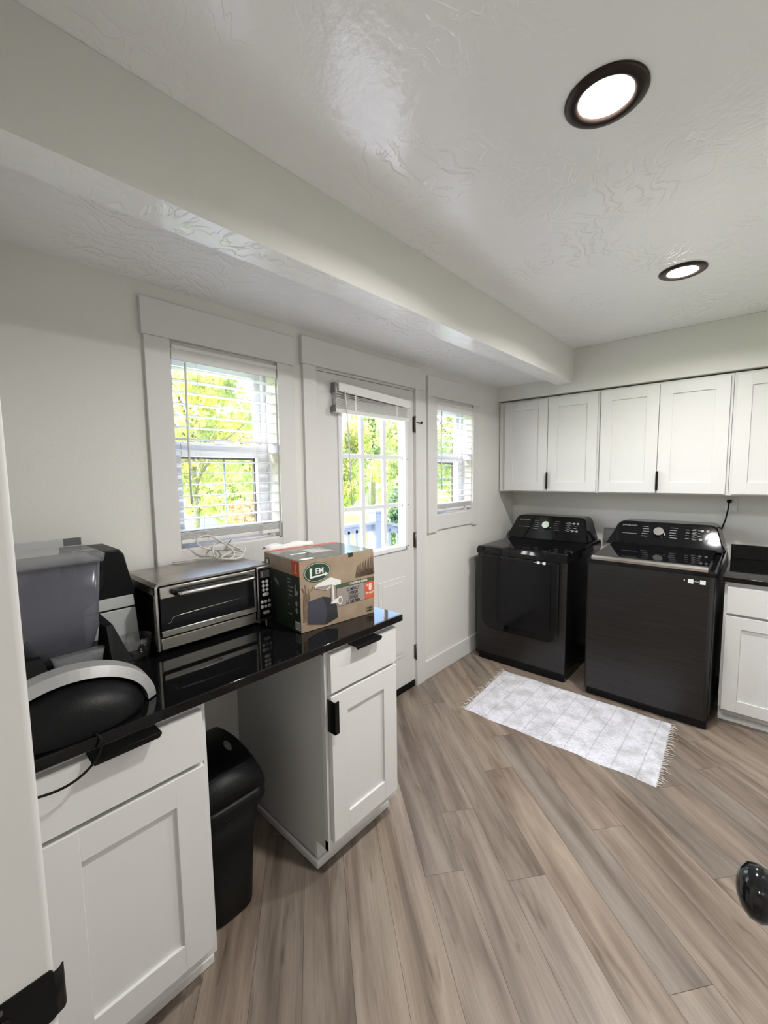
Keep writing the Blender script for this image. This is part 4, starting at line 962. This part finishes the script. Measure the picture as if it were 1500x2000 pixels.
def leafcloud(m, c, R_, n, size, rn, mtl):
    mi = m._mi(mtl)
    for _ in range(n):
        while True:
            v = Vector((rn.uniform(-1, 1), rn.uniform(-1, 1), rn.uniform(-1, 1)))
            if .15 < v.length < 1: break
        v *= (v.length**-.35); p = Vector(c)+Vector((v.x*R_[0], v.y*R_[1], v.z*R_[2]))
        a = Vector((rn.gauss(0, 1), rn.gauss(0, 1), rn.gauss(0, 1))).normalized(); b = a.cross(Vector((rn.gauss(0, 1), rn.gauss(0, 1), rn.gauss(0, 1)))).normalized(); s_ = size*rn.uniform(.6, 1.3)
        vs = [m.bm.verts.new(p+q) for q in (-a*s_, b*s_*.55, a*s_, -b*s_*.55)]
        f = m.bm.faces.new(vs); f.material_index = mi
def tree(name, label, x, y, z0, h, r, mtl, seed, n=2600, size=.13, cat='tree', blobs=9, low=.25):
    t = thing(name, label, cat, (x, y, z0), 'trees and bushes outside'); rn = random.Random(seed)
    if cat == 'tree':
        tr = MB(); pts = [(x, y, z0), (x+.1, y, z0+h*.25), (x-.1, y+.1, z0+h*.5), (x, y, z0+h*.8)]; tr.tube(pts, [.11*h/6, .08*h/6, .06*h/6, .02], None, 8)
        for i in range(6): a = i*1.1; tr.tube([(x, y, z0+h*(.3+.06*i)), (x+math.cos(a)*r*.4, y+math.sin(a)*r*.4, z0+h*(.5+.05*i)), (x+math.cos(a)*r*.75, y+math.sin(a)*r*.75, z0+h*(.6+.05*i))], [.05, .035, .012], None, 6)
        tr.build('trunk', 'bark', t)
    m = MB()
    for i in range(blobs):
        a = rn.uniform(0, 2*PI); q = rn.uniform(0, .65)*r; zz = z0+h*(low+(1-low-.12)*(i+.5)/blobs); rr = r*rn.uniform(.35, .55)*(1.15-.5*abs((i+.5)/blobs-.4))
        leafcloud(m, (x+q*math.cos(a), y+q*math.sin(a), zz), (rr, rr, rr*.8), int(n*1.9)//blobs, size*.9, rn, mtl)
    m.build('foliage', None, t)
tree('tree', 'tall yellow-green tree filling the left of the window above the oven', -10.8, 5.5, -1.1, 6.6, 2.2, 'leafy', 1, 3800, .12)
tree('tree', 'leafy green tree behind the window above the oven, its trunk before the grey house', -15.0, 9.4, -1.1, 5.6, 2.3, 'leafy', 2, 2600, .13, low=.42)
tree('tree', 'small reddish-leaved tree low in the window above the oven', -6.5, 4.95, -1.1, 2.35, .7, 'leafr', 3, 900, .07)
tree('tree', 'bright green tree in the left panes of the back door', -12.6, 12.8, -1.1, 5.8, 1.9, 'leafy', 4, 2600, .12)
tree('tree', 'tall green tree in the middle panes of the back door', -16, 18.6, -1.1, 9.5, 3.0, 'leafg', 5, 3600, .15)
tree('tree', 'darker green tree in the right panes of the back door', -8.7, 12.9, -1.1, 6.4, 1.7, 'leafg', 6, 2800, .11)
tree('bush', 'dark blue-green bush low in the right panes of the back door', -6.9, 10.2, -1.1, 2.3, .75, 'leafd', 7, 1400, .07, cat='bush', low=.1)
tree('tree', 'green tree filling the small window right of the back door', -9.4, 17.4, -1.1, 7.2, 2.2, 'leafg', 8, 3600, .12, low=.08)
tree('bush', 'yellow-green hedge bush low in the small right window', -4.6, 9.6, -1.1, 2.5, 1.0, 'leafy', 9, 1800, .07, cat='bush', low=.08)
t = thing('house', 'pale grey neighbouring house low in the window above the oven', 'house', (-21.5, 12, -1.1))
m = MB(); m.box((-25, 8.0, -1.1), (-19.5, 15.5, .95), 'siding'); m.prism([(-25.4, .95), (-19.1, .95), (-22.3, 2.2)], 7.7, 15.8, 'roof', axis=1); m.build('building', None, t)
for y in (9.0, 11.0, 13.2):
    q = MB(); q.box((-19.48, y, -.4), (-19.44, y+.9, .6), 'vinyl'); q.box((-19.44, y+.07, -.33), (-19.43, y+.83, .53), 'lcd'); q.build('window', None, t)
t = thing('garden_umbrella', 'small blue-grey peaked umbrella just above the left window meeting rail', 'umbrella', (-5.8, 3.9, -1.1))
MB().lathe([(.45, 1.86), (.25, 1.99), (.05, 2.13), (.001, 2.16)], (-5.8, 3.9, 0), 'z', 8, 'bluecloth', False).build('canopy', None, t)
MB().tube([(-5.8, 3.9, -1.1), (-5.8, 3.9, 2.1)], .02, None, 8).build('pole', 'grey', t)
t = thing('garden_fence', 'weathered wooden fence at the far end of the lawn', 'fence', (-16, 20, -1.1))
m = MB()
for i in range(65): y = 17+i*.24; m.box((-21.03, y, -1.1), (-21, y+.22, .35), 'fence')
m.build('board_panel', None, t)
for i in range(5): y = 17+i*3.2; B((-20.99, y, -1.1), (-20.9, y+.1, .45)).build('post', 'fence', t)
